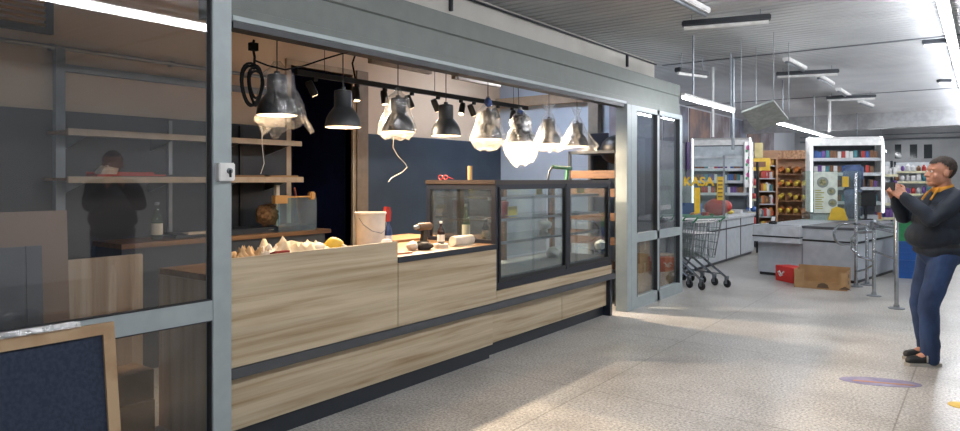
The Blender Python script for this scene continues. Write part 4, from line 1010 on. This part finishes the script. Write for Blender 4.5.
# wall shelving: brown cabinet and bread bins
def wood_cab(px0, px1, d, ztop, label, bins, group, rz=math.radians(24)):
    c = D((px0+px1)/2, 180, d); w = (px1-px0)/F_PX*d
    t = thing('bread_shelf' if bins else 'wood_shelf_unit', label, 'shelf unit', (c.x, c.y, 0), rz); MW = Matrix.Translation(c.xy.to_3d()) @ R4(rz)
    MWd = mat('display_wood', 'B88C6A', .5, c2='A87C5A', stretch=(1,1,6))
    part('shelf_frame', MB().box((-w/2,0,0),(-w/2+.04,.5,ztop)).box((w/2-.04,0,0),(w/2,.5,ztop)).box((-w/2+.04,.46,0),(w/2-.04,.5,ztop)), MWd, t)
    part('header_board', MB().box((-w/2+.04,.0,ztop-.22),(w/2-.04,.04,ztop)), MWd if not bins else mat('header_print', 'C9A078', .5, c2='9A6A48', nscale=18), t)
    zs = [.3, .62, .94, 1.26, 1.58, 1.9] if not bins else [.3, .65, 1.0, 1.35, 1.7]
    rn = random.Random(px0)
    for z in zs:
        if bins:
            part('bin_shelf', MB().prism([(.02, z), (.45, z+.14), (.45, z+.16), (.02, z+.02)], 'x', -w/2+.04, w/2-.04), M_brown, t)
            n = 6
            for k in range(n+1): part('bin_divider', MB().prism([(.0, z+.0), (.40, z+.14), (.40, z+.24), (.0, z+.12)], 'x', -w/2+.04+k*(w-.1)/n, -w/2+.055+k*(w-.1)/n), MWd, t)
            if z > .6:
                for k in range(n):
                    for j in range(2):
                        place_packet('loaf', 'bread_loaf', .12, .18, .13, rn.choice(['yellow','yellow','orange','brown']), MW, (-w/2+.04+(k+.3+.4*j)*(w-.1)/n, .08+.12*j, z+.05+.04*j), 'golden loaf lying in a bin of the bread shelf', 'bread', group)
        else:
            part('shelf_board', MB().box((-w/2+.04,.03,z),(w/2-.04,.46,z+.025)), M_shelfw, t)
            for k in range(7):
                place_packet('box' if k % 3 else 'bag', 'grocery_packet', .09, .1, .16+.07*rn.random()//.02*.02, rn.choice(['red','white','yellow','orange','teal','brown']), MW, (-w/2+.10+k*(w-.2)/6, .12, z+.025), 'grocery packet on the brown shelf unit', 'packet', group)
    return t
wood_cab(758, 777, 17.0, 2.30, 'brown wooden shelf unit with mixed packets right of the covered cigarette rack', False, 'packets on the brown shelf unit')
wood_cab(778, 826, 17.6, 2.33, 'brown wooden bread shelf with slanted bins between the two cigarette racks', True, 'loaves in the bread shelf bins')

# coloured racks and gondolas
def gondola(px0, px1, d, ztop, zs, label, group, kinds, cols, n, rz=math.radians(24), sheet=M_shelfw, name='shop_shelf', depth=.4, lean=0):
    c = D((px0+px1)/2, 180, d); w = (px1-px0)/F_PX*d
    t = thing(name, label, 'shelf unit', (c.x, c.y, 0), rz); MW = Matrix.Translation(c.xy.to_3d()) @ R4(rz)
    part('shelf_back', MB().box((-w/2,depth-.03,0),(w/2,depth,ztop)), sheet, t)
    for s in (-1, 1): part('upright', MB().box((s*w/2-.02,depth-.05,0),(s*w/2+.02,depth+.01,ztop+.02)).box((s*w/2-.015,0,0),(s*w/2+.015,depth,.1)), M_dark, t)
    rn = random.Random(px0*3)
    for z in zs:
        sb_ = part('shelf_board', MB().box((-w/2,0,z),(w/2,depth-.03,z+.02)), sheet, t)
        part('price_rail', MB().box((-w/2,-.012,z-.02),(w/2,0,z+.03)), mat('price_rail_plastic', 'D6D2B0', .4), sb_)
        for k in range(n):
            h = (.14+.08*rn.random())//.02*.02
            place_packet(rn.choice(kinds), 'shop_packet', round(w/n*.85, 2), .12, h, rn.choice(cols), MW, (-w/2+w/n*(k+.5), .09, z+.02), 'coloured packet standing on the ' + group.split(' on the ')[1], 'packet', group)
    return t
gondola(729, 757, 15.6, 1.75, (.5, .8, 1.1, 1.4), 'snack rack with blue bags in front of the brown shelf unit', 'bags on the blue snack rack', ['bag'], ['blue','blue','purple','teal','blue','red'], 4)
tp = D(757.5, 180, 14.6)
solo('rack_pole', MB().lathe([(.03,0),(.03,1.95)], 10), M_black, 'thin black pole rising between the snack rack and the brown shelf unit', 'pole', (tp.x, tp.y, 0))
yb = D(757, 180, 15.2)
yy_ = thing('top_display', 'yellow topper display standing above the snack rack', 'display', (yb.x, yb.y, 1.77), math.radians(24))
part('display_board', MB().box((-.28,.0,0),(.28,.02,.28)), M_yellow, yy_); part('display_board', MB().box((-.05,-.03,.28),(.12,.0,.62)).box((-.2,-.03,.28),(-.1,0,.45)), mat('cream_print', 'D4C48A', .5), yy_)
part('display_print', MB().box((-.2,-.01,.08),(.18,0,.2)), PALC['brown'], yy_)
solo('display_stem', MB().box((-.02,-.02,0),(.02,.02,1.77)), M_black, 'black stem carrying the yellow topper display', 'stem', (yb.x+.0, yb.y+.05, 0)) if False else None
gondola(878, 893, 15.0, 1.95, (.35, .65, .95, 1.25, 1.6), 'narrow colourful shelf seen between the lit rack and the phone', 'narrow shelf by the lit rack', ['box','jar'], ['white','blue','purple','white','yellow'], 5) if False else None
gondola(878, 897, 14.2, 1.95, (.45, .75, 1.05, 1.35, 1.65), 'narrow shelf of colourful packets right of the open cigarette rack', 'packets on the narrow shelf', ['box','jar'], ['white','blue','purple','white','yellow','teal'], 5)
gondola(898, 934, 16.5, 2.0, (.5, .85, 1.2, 1.5, 1.75), 'wide white-shelved stand of groceries behind the man', 'groceries on the wide shelf', ['box','jar','bag'], ['white','brown','red','purple','white','teal'], 8, rz=math.radians(5))
gondola(938, 962, 19.0, 1.7, (.5, .9, 1.3), 'low far shelf of groceries right behind the man', 'groceries on the low far shelf', ['box'], ['red','white','orange','brown'], 6, rz=0) if False else None
gondola(857, 881, 13.6, 1.45, (.45, .75, 1.05, 1.3), 'magazine and sweets rack behind the chrome posts', 'sweets on the rack behind the posts', ['box','bag'], ['purple','red','blue','white','orange'], 6, sheet=M_dark)

# crates
for k, (px, py, nz, m_, lab) in enumerate(((893, 278, 0, M_blue, 'blue plastic crate at the bottom of the stack behind the chrome posts'), (893, 278, 1, M_blue, 'blue plastic crate second from the bottom behind the chrome posts'), (893, 278, 2, M_green, 'green plastic crate on top of the blue crates'), )):
    p = onz(px, py, 0)
    h = .29
    t = thing('plastic_crate', lab, 'crate', (p.x+.30, p.y+.3, nz*h*1.02), .2)
    mb = MB().box((-.3,-.2,0),(.3,.2,.02))
    for s in (-1,1): 
        mb.box((s*.29-.01,-.2,.02),(s*.29+.01,.2,h)); mb.box((-.28,s*.19-.01,.02),(.28,s*.19+.01,h))
    part('crate_body', mb, m_, t)
    mb = MB()
    for zz in (.10, .18): mb.box((-.27,-.206,zz),(.27,-.2,zz+.015))
    mb.box((-.31,-.21,h-.03),(.31,-.2,h))
    part('crate_rib', mb, m_, t)
gp = onz(891, 278, 0)
bt_ = thing('green_drum', 'rounded green container on top of the crate stack', 'container', (gp.x+.30, gp.y+.3, .89))
part('drum_body', MB().box((-.22,-.16,0),(.22,.16,.28), bev=.05), M_green, bt_); part('drum_lid', MB().box((-.16,-.12,.28),(.16,.12,.31), bev=.01), M_wht, bt_)

# ceiling fittings
def batten(p, q, label, z, lit=False, silver=True):
    a = onz(p[0], p[1], z); b_ = onz(q[0], q[1], z); d_ = b_-a; L_ = d_.length
    t = thing('ceiling_fitting', label, 'ceiling light', (a.x, a.y, z), math.atan2(d_.y, d_.x))
    part('fitting_body', MB().box((0,-.05,.03),(L_,.05,.09), bev=.01), M_wht if silver else M_dark, t)
    part('fitting_tube', MB().tube([(.02,0,.015),(L_-.02,0,.015)], .022, 8), M_steel if silver else M_wht, t)
    for x in (.1, L_-.1): part('mounting_rod', MB().tube([(x,0,.09),(x,0,CEIL-z)], .006, 6), M_steel, t)
batten((668,-2), (706,17), 'unlit silver strip light at the top, running along the aisle', 3.2)
batten((682,30), (771,23), 'dark ceiling strip light crossing the aisle near the top, with a pale tube', 3.15, silver=False)
batten((776,78), (839,75), 'dark ceiling strip crossing the aisle in the middle distance', 3.15, silver=False)
batten((826,101), (876,99), 'furthest dark ceiling strip crossing the aisle', 3.15, silver=False)
batten((677,74), (707,78), 'grey strip fitting over the partition end', 3.0, silver=False)
batten((786,63), (804,72), 'small unlit strip light, first of the four small ones past the ceiling joint', 3.22)
batten((818,79), (832,87), 'small unlit strip light, second of the four small ones', 3.22)
batten((838,92), (851,100), 'small unlit strip light, third of the four small ones', 3.22)
batten((860,104), (872,108), 'small unlit strip light, furthest of the four small ones', 3.22)
batten((922,47), (948,45), 'short grey ceiling fitting left of the long aisle tube', 3.22, silver=False)
batten((938,84), (950,84), 'tiny grey ceiling fitting beside the long aisle tube', 3.22, silver=False)
# drop pipes
def drop(px, y0, y1, d, r, m_, label):
    p = D(px, y0, d); q = D(px, y1, d)
    return solo('drop_pipe', MB().tube([(0,0,0),(0,0,CEIL-q.z)], r, 10), m_, label, 'pipe', (p.x, p.y, q.z))
drop(733, 57, 150, 9.7, .022, M_steel, 'grey drop pipe hanging at the right end of the near tube light')
drop(713, 60, 137, 10.5, .018, M_wht, 'white drop pipe behind the near tube light')
drop(829.5, 57, 132, 14.0, .03, M_wht, 'white drop pipe above the open cigarette rack')
for k, (px, d_) in enumerate(((747, 9.0), (758, 9.5), (776, 10), (788, 9.2))):
    pass
# tilted panel
cs = [D(741,112,8.3), D(773.6,100.4,8.0), D(788.7,119,8.6), D(756,130.6,8.9)]
cen = sum(cs, Vector())/4
n_ = (cs[1]-cs[0]).cross(cs[3]-cs[0]).normalized()
tp_ = thing('hanging_sign', 'square pale grey panel hanging tilted on thin wires between the tube lights', 'sign', cen)
mb = MB(); A = [mb.bm.verts.new(c-cen+n_*.012) for c in cs]; B = [mb.bm.verts.new(c-cen-n_*.012) for c in cs]
mb.bm.faces.new(A); mb.bm.faces.new(B[::-1])
for i in range(4): mb.bm.faces.new((A[i],A[(i+1)%4],B[(i+1)%4],B[i]))
part('panel_board', mb, mat('mineral_panel', 'B0B6B4', .8, c2='9CA4A2', nscale=14), tp_)
mb = MB()
for c in cs: mb.tube([c-cen, Vector((c.x-cen.x, c.y-cen.y, CEIL-cen.z))], .004, 5)
part('hanging_wire', mb, M_steel, tp_)
# posters high on the hall wall
pm = [mat('brown_photo_print', '8A6E62', .6, c2='5E5458', nscale=2.5), mat('grey_photo_print', '8E8A90', .6, c2='6A5E60', nscale=2), mat('blue_photo_print', '7A8294', .6, c2='5A5660', nscale=2)]
yy = 11.2; k = 0
names = ['faded poster of blurred figures high on the hall wall, first from the partition', 'second faded poster from the partition on the hall wall', 'third faded poster on the hall wall, brownish', 'fourth faded poster on the hall wall, greyish',
         'fifth faded poster on the hall wall, right of the near pipe', 'sixth faded poster on the hall wall, left of the hanging panel', 'seventh faded poster on the hall wall, under the hanging panel', 'eighth faded poster on the hall wall, furthest']
for k in range(8):
    t = solo('wall_poster', MB().box((0,0,0),(.02,1.5,.84)), pm[k % 3], names[k], 'poster', (-2.2, 11.0+k*1.62, 2.42), 0, 'faded posters high on the hall wall')
# pipes along the far wall
solo('far_pipe', MB().tube([(-2,0,0),(7,0,0)], .03, 8).tube([(-2,0,.17),(7,0,.17)], .018, 8), M_steel, 'pair of thin pipes running along the far wall under the ceiling', 'pipe', (0, 26.9, 2.93))
# orange stand behind the man at the right edge
q = D(963, 245, 7.6)
# floor decal
q = onz(880, 382, 0)
fd = thing('floor_sticker', 'worn purple and orange oval sticker on the floor by the man', 'floor sticker', (q.x, q.y, 0), .35)
part('sticker_sheet', MB().lathe([(.0,.0005),(.19,.0005),(.19,.002),(0,.002)], 28, Matrix.Diagonal((1.5,.62,1,1)), capb=False, capt=False), mat('purple_sticker', '6E6788', .5, c2='8A86A0', nscale=8), fd)
part('sticker_print', MB().prism([(-.2,-.03),(.2,-.05),(.24,-.02),(-.18,0)], 'z', .002, .003), mat('orange_sticker_print', 'B07A50', .5), fd)
q = onz(958, 405, 0)
solo('floor_dot', MB().lathe([(0,0),(.08,0),(.08,.003),(0,.003)], 24, capb=False, capt=False), M_yellow, 'round yellow floor marker at the right edge of the picture', 'floor sticker', (q.x+.02, q.y, 0))
# ================================================================== the man taking a picture
M_skin = mat('skin', 'C08A70', .55, c2='B47C62', nscale=10)
M_jacket = mat('navy_jacket', '162231', .75, c2='0F1926', nscale=7, bump=.3)
M_jeans = mat('blue_denim', '2C436B', .85, c2='1C2E4E', nscale=6, stretch=(1,1,.5), bump=.3)
M_hair = mat('short_dark_hair', '2C2420', .9, c2='3A302A', nscale=60, bump=.6)
M_collar = mat('ochre_lining', 'D9962E', .7)
M_shoe = mat('black_shoe', '1C1E20', .6); M_sole = mat('grey_sole', 'A8A49C', .6)
def ellip(mb, c, r, rot=None, u=20, v=14): mb.ball(c, 1, r, rot, u, v)
def chain(mb, pts):
    for (p, r), (q, s) in zip(pts, pts[1:]): mb.cap(p, r, q, s, n=5)
def head_parts(mb, c, s=1.0):
    # head centre c, facing +x; total height ~.235
    x, y, z = c
    ellip(mb, (x-.012*s, y, z+.028*s), (.098*s, .077*s, .092*s))          # cranium
    ellip(mb, (x+.022*s, y, z-.030*s), (.066*s, .063*s, .080*s))          # face
    ellip(mb, (x+.046*s, y, z-.083*s), (.036*s, .040*s, .026*s))          # chin
    ellip(mb, (x+.002*s, y, z-.062*s), (.066*s, .061*s, .045*s))          # jaw
    ellip(mb, (x+.074*s, y, z+.026*s), (.018*s, .048*s, .012*s))          # brow
    mb.cap((x+.082*s, y, z+.010*s), .009*s, (x+.104*s, y, z-.022*s), .0125*s, n=4)   # nose
    for q in (-1, 1):
        ellip(mb, (x+.092*s, y+q*.012*s, z-.026*s), (.010*s, .009*s, .008*s))
        ellip(mb, (x-.005*s, y+q*.077*s, z-.008*s), (.019*s, .010*s, .033*s), R4(.2*q, 'X'))
        ellip(mb, (x+.055*s, y+q*.040*s, z-.030*s), (.024*s, .020*s, .024*s))
    ellip(mb, (x+.082*s, y, z-.050*s), (.012*s, .024*s, .0065*s)); ellip(mb, (x+.079*s, y, z-.062*s), (.012*s, .022*s, .0075*s))
def hand(mb, wrist, dirv, up, side, curl=.9, s=1.0):
    """palm + thumb + four curled fingers; dirv points along the hand, up is the back of the hand, side to the thumb"""
    d = Vector(dirv).normalized(); u = Vector(up); u = (u-d*u.dot(d)).normalized(); t = Vector(side); t = (t-d*t.dot(d)-u*t.dot(u)).normalized(); w = Vector(wrist)
    for k in range(4):
        a = w+t*(.030-.020*k)*s; b_ = w+d*.088*s+t*(.033-.022*k)*s
        mb.cap(a, .013*s, b_, .012*s, n=4)
    for k, L_ in enumerate((.072, .080, .075, .058)):
        p = w+d*.09*s+t*(.033-.022*k)*s; a_ = 0; seg = L_*s/3*1.15
        pts = [(p, .0095*s)]
        for j in range(3):
            a_ += curl*(.55, .75, .6)[j]; p = p+(d*math.cos(a_)-u*math.sin(a_))*seg; pts.append((p, (.0090-.0006*j)*s))
        chain(mb, pts)
    p = w+d*.02*s+t*.028*s; q = p+(d*.6+t*.7-u*.35).normalized()*.045*s; r = q+(d*.85+t*.05-u*.55).normalized()*.035*s
    chain(mb, [(p, .0145*s), (q, .0115*s), (r, .0095*s)])
def make_man(loc, rz, label, arms_up=True, bulk=1.0):
    t = thing('person', label, 'person', loc, rz)
    HZ = 1.625; hc = (.075, 0, HZ)
    b = MB()
    head_parts(b, hc, 1.10)
    b.cap((.02, 0, 1.44), .066, (.045, 0, 1.56), .060)
    tor = [((-.01, 0, .96), (.12, .145, .11)), ((.035, 0, 1.08), (.165, .165, .13)), ((.02, 0, 1.22), (.145, .165, .14)), ((-.01, 0, 1.35), (.125, .175, .12)), ((-.01, 0, 1.43), (.085, .15, .06))]
    for c, r in tor: ellip(b, c, r)
    hip = {1: (0, .09, .92), -1: (0, -.09, .92)}
    foot = {-1: (.0, -.10), 1: (.10, .11)}
    knee = {s: ((foot[s][0]*.5+.035), s*.105, .50) for s in (-1, 1)}
    ank = {s: (foot[s][0]-.03, foot[s][1], .10) for s in (-1, 1)}
    for s in (-1, 1):
        chain(b, [(hip[s], .07), (knee[s], .060), (ank[s], .040), ((ank[s][0]+.13, ank[s][1], .045), .034)])
    if arms_up:
        sh = {s: (.0, s*.185, 1.40) for s in (-1, 1)}
        el = {-1: (.20, -.225, 1.235), 1: (.21, .20, 1.23)}
        wr = {-1: (.395, -.075, 1.435), 1: (.395, .065, 1.43)}
    else:
        sh = {s: (.0, s*.185, 1.40) for s in (-1, 1)}; el = {s: (.0, s*.25, 1.12) for s in (-1, 1)}; wr = {-1: (.22, -.12, 1.2), 1: (.1, .25, .9)}
    for s in (-1, 1): chain(b, [(sh[s], .055), (el[s], .043), (wr[s], .030)])
    for s in (-1, 1):
        w = Vector(wr[s]); 
        if arms_up: hand(b, w, (.62, -s*.45, .62), (.25, s*.9, .1), (-.6, 0, .8), 1.0)
        else: hand(b, w, (.5, 0, -.8), (0, s, 0), (.8, 0, .3), .6)
    me = baked(b, M_skin, .0055, 3, 'body'); link('body', me, t)
    for s in (-1, 1):
        e = part('eye', MB().ball((hc[0]+.087, s*.029, hc[2]+.008), .0095), M_wht, t, smooth=True)
        part('iris', MB().ball((hc[0]+.0935, s*.029, hc[2]+.008), .0045), M_black, e, smooth=True)
        part('eyebrow', MB().tube([(hc[0]+.094, s*.015, hc[2]+.028), (hc[0]+.092, s*.03, hc[2]+.034), (hc[0]+.078, s*.045, hc[2]+.028)], .0035, 6), M_hair, t)
    # short hair
    h = MB(); s = 1.10; x, y, z = hc
    q = bmesh.ops.create_uvsphere(h.bm, u_segments=36, v_segments=24, radius=1)
    for v in q['verts']: v.co = Vector((x-.014*s+v.co.x*.105*s, y+v.co.y*.084*s, z+.030*s+v.co.z*.099*s))
    kill = []
    for v in h.bm.verts:
        rx, rz_ = v.co.x-x, v.co.z-z
        lim = .072 if rx > .055 else (.02+.9*(rx+.01) if rx > -.01 else (.015 if rx > -.035 else -.065))
        if rz_ < lim: kill.append(v)
    bmesh.ops.delete(h.bm, geom=kill, context='VERTS')
    h.noise(.002, 60, 2)
    part('hair', h, M_hair, t, smooth=True)
    # jeans
    j = MB()
    ellip(j, (.0, 0, .96), (.16, .182, .12)); ellip(j, (-.03, 0, .90), (.15, .17, .10))
    for s in (-1, 1):
        A = Vector(ank[s])+Vector((0, 0, -.04))
        chain(j, [(hip[s], .108), (Vector(hip[s]).lerp(Vector(knee[s]), .5), .096), (knee[s], .080), (Vector(knee[s]).lerp(A, .6), .073), (A, .072)])
    j.noise(.010, 13, 5)
    jm = baked(j, M_jeans, .010, 2, 'jeans'); link('jeans', jm, t)
    part('belt', MB().lathe([(1, .985), (1.02, .99), (1.02, 1.02), (1, 1.025)], 28, Matrix.Diagonal((.167, .188, 1, 1)), capb=False, capt=False), M_black, t)
    # jacket
    k = MB()
    for c, r in (((.0, 0, .965), (.185, .205, .085)), ((.05, 0, 1.09), (.225, .22, .14)), ((.02, 0, 1.24), (.205, .225, .15)), ((-.015, 0, 1.35), (.175, .225, .12)), ((-.005, 0, 1.43), (.105, .175, .065)), ((.02,0,1.475),(.08,.085,.05))): ellip(k, c, r)
    for s in (-1, 1):
        W = Vector(el[s]).lerp(Vector(wr[s]), .93)
        chain(k, [((sh[s][0], sh[s][1]*.9, sh[s][2]), .082), (Vector(sh[s]).lerp(Vector(el[s]), .5), .073), (el[s], .064), (Vector(el[s]).lerp(W, .5), .056), (W, .043)])
        k.cap(Vector(el[s]).lerp(W, .94), .045, W, .044, n=2)
    k.noise(.011, 11, 3)
    jk = baked(k, M_jacket, .010, 2, 'jacket'); link('jacket', jk, t)
    # collar with ochre lining
    c = MB()
    c.lathe([(.078, 0), (.077, .025), (.074, .042), (.068, .042), (.070, 0)], 26, T4(.028, 0, 1.47)@R4(.22,'Y'), capb=False, capt=False)
    part('collar', c, M_collar, t, label='ochre collar lining', smooth=True)
    part('lapel', MB().tube([(.095,-.045,1.485),(.13,-.055,1.44),(.158,-.06,1.39)], .009, 8).tube([(.095,.045,1.485),(.13,.055,1.44),(.158,.06,1.39)], .009, 8), M_collar, t, label='ochre lapel flash')
    # shoes
    for s in (-1, 1):
        ax, ay = ank[s][0], ank[s][1]
        sh_ = MB(); sh_.cap((ax-.02, ay, .065), .046, (ax+.06, ay, .055), .046); sh_.cap((ax+.05, ay, .055), .045, (ax+.17, ay, .042), .036); sh_.cap((ax-.015, ay, .08), .046, (ax-.01, ay, .11), .05)
        sm = link('shoe', baked(sh_, M_shoe, .006, 3, 'shoe'), t)
        so = [(ax-.075, -.03), (ax-.05, -.042), (ax+.10, -.046), (ax+.19, -.035), (ax+.218, 0), (ax+.19, .035), (ax+.10, .046), (ax-.05, .042), (ax-.075, .03)]
        part('sole', MB().prism([(p[0], p[1]+ay) for p in so], 'z', .001, .026), M_sole, sm, label='grey sole')
        part('laces', MB().tube([(ax+.05, ay-.02, .103), (ax+.07, ay+.02, .098)], .004, 5).tube([(ax+.07, ay-.02, .095), (ax+.09, ay+.02, .090)], .004, 5).tube([(ax+.09, ay-.018, .088), (ax+.11, ay+.018, .083)], .004, 5), M_sole, sm)
        for q in (-1, 1):
            me = text_mesh('side_mark', 'N', .075, M_sole, .002, bold=.003)
            link('side_mark', me, sm, (ax+.035 , ay+q*.050, .040), (PI/2, 0, 0 if q < 0 else PI))
    def lean(o):
        if o.data and not o.name.startswith('side_mark'):
            for v in o.data.vertices: v.co.x -= LEAN*max(0, v.co.z-.5)
        for c_ in o.children: lean(c_)
    lean(t)
    return t, wr
LEAN = .13
mp_ = D(927, 362, 5.84); mp_.z = 0
man, wr = make_man((mp_.x+.03, mp_.y, 0), math.radians(214), 'dark-haired man in navy jacket and jeans on the right, holding up a phone')
# phone
fw = Vector((.395+.075-LEAN, -.005, 1.505))
MWm = Matrix.Translation(man.location) @ R4(math.radians(214))
ph = thing('phone', 'dark phone held up in both hands by the standing man', 'phone', MWm @ fw, math.radians(214))
part('phone_body', MB().box((-.004, -.075, -.036), (.004, .075, .036), bev=.003), M_black, ph, rot=(0, -.1, 0))
part('phone_screen', MB().box((-.0055, -.07, -.032), (-.0045, .07, .032)), glow('phone_glow', '8899AA', .8), ph, rot=(0, -.1, 0))
# orange-yellow stand edge behind the man
q = D(966, 245, 8.2)
solo('orange_vest_stack', MB().box((-.1,-.12,.72),(.1,.12,1.04), bev=.03).noise(.01, 9, 2), mat('orange_fabric', 'D8702A', .8, c2='E0B030', nscale=8), 'orange and yellow folded fabric just behind the man at the right edge', 'fabric', (q.x, q.y, 0), smooth=True) if False else None

m2 = copy_tree(man); m2.location = (3.80, 3.38, 0); m2.rotation_euler = (0, 0, math.radians(203)); m2.scale = (1.06,)*3
m2['label'] = 'man in dark clothes seen only as a faint reflection in the left glazing'
# ================================================================== light
w = bpy.data.worlds.new('world'); SC.world = w; w.use_nodes = True
w.node_tree.nodes['Background'].inputs[0].default_value = (.5,.6,.75,1); w.node_tree.nodes['Background'].inputs[1].default_value = .05
SC.view_settings.view_transform = 'Standard'; SC.view_settings.look = 'None'; SC.view_settings.gamma = 1; SC.view_settings.use_curve_mapping = False
SC.view_settings.exposure = -0.3
SC.cycles.max_bounces = 10; SC.cycles.transparent_max_bounces = 24; SC.cycles.diffuse_bounces = 4; SC.cycles.glossy_bounces = 4
SC.cycles.use_denoising = True; SC.cycles.sample_clamp_indirect = 6; SC.cycles.caustics_reflective = False; SC.cycles.caustics_refractive = False
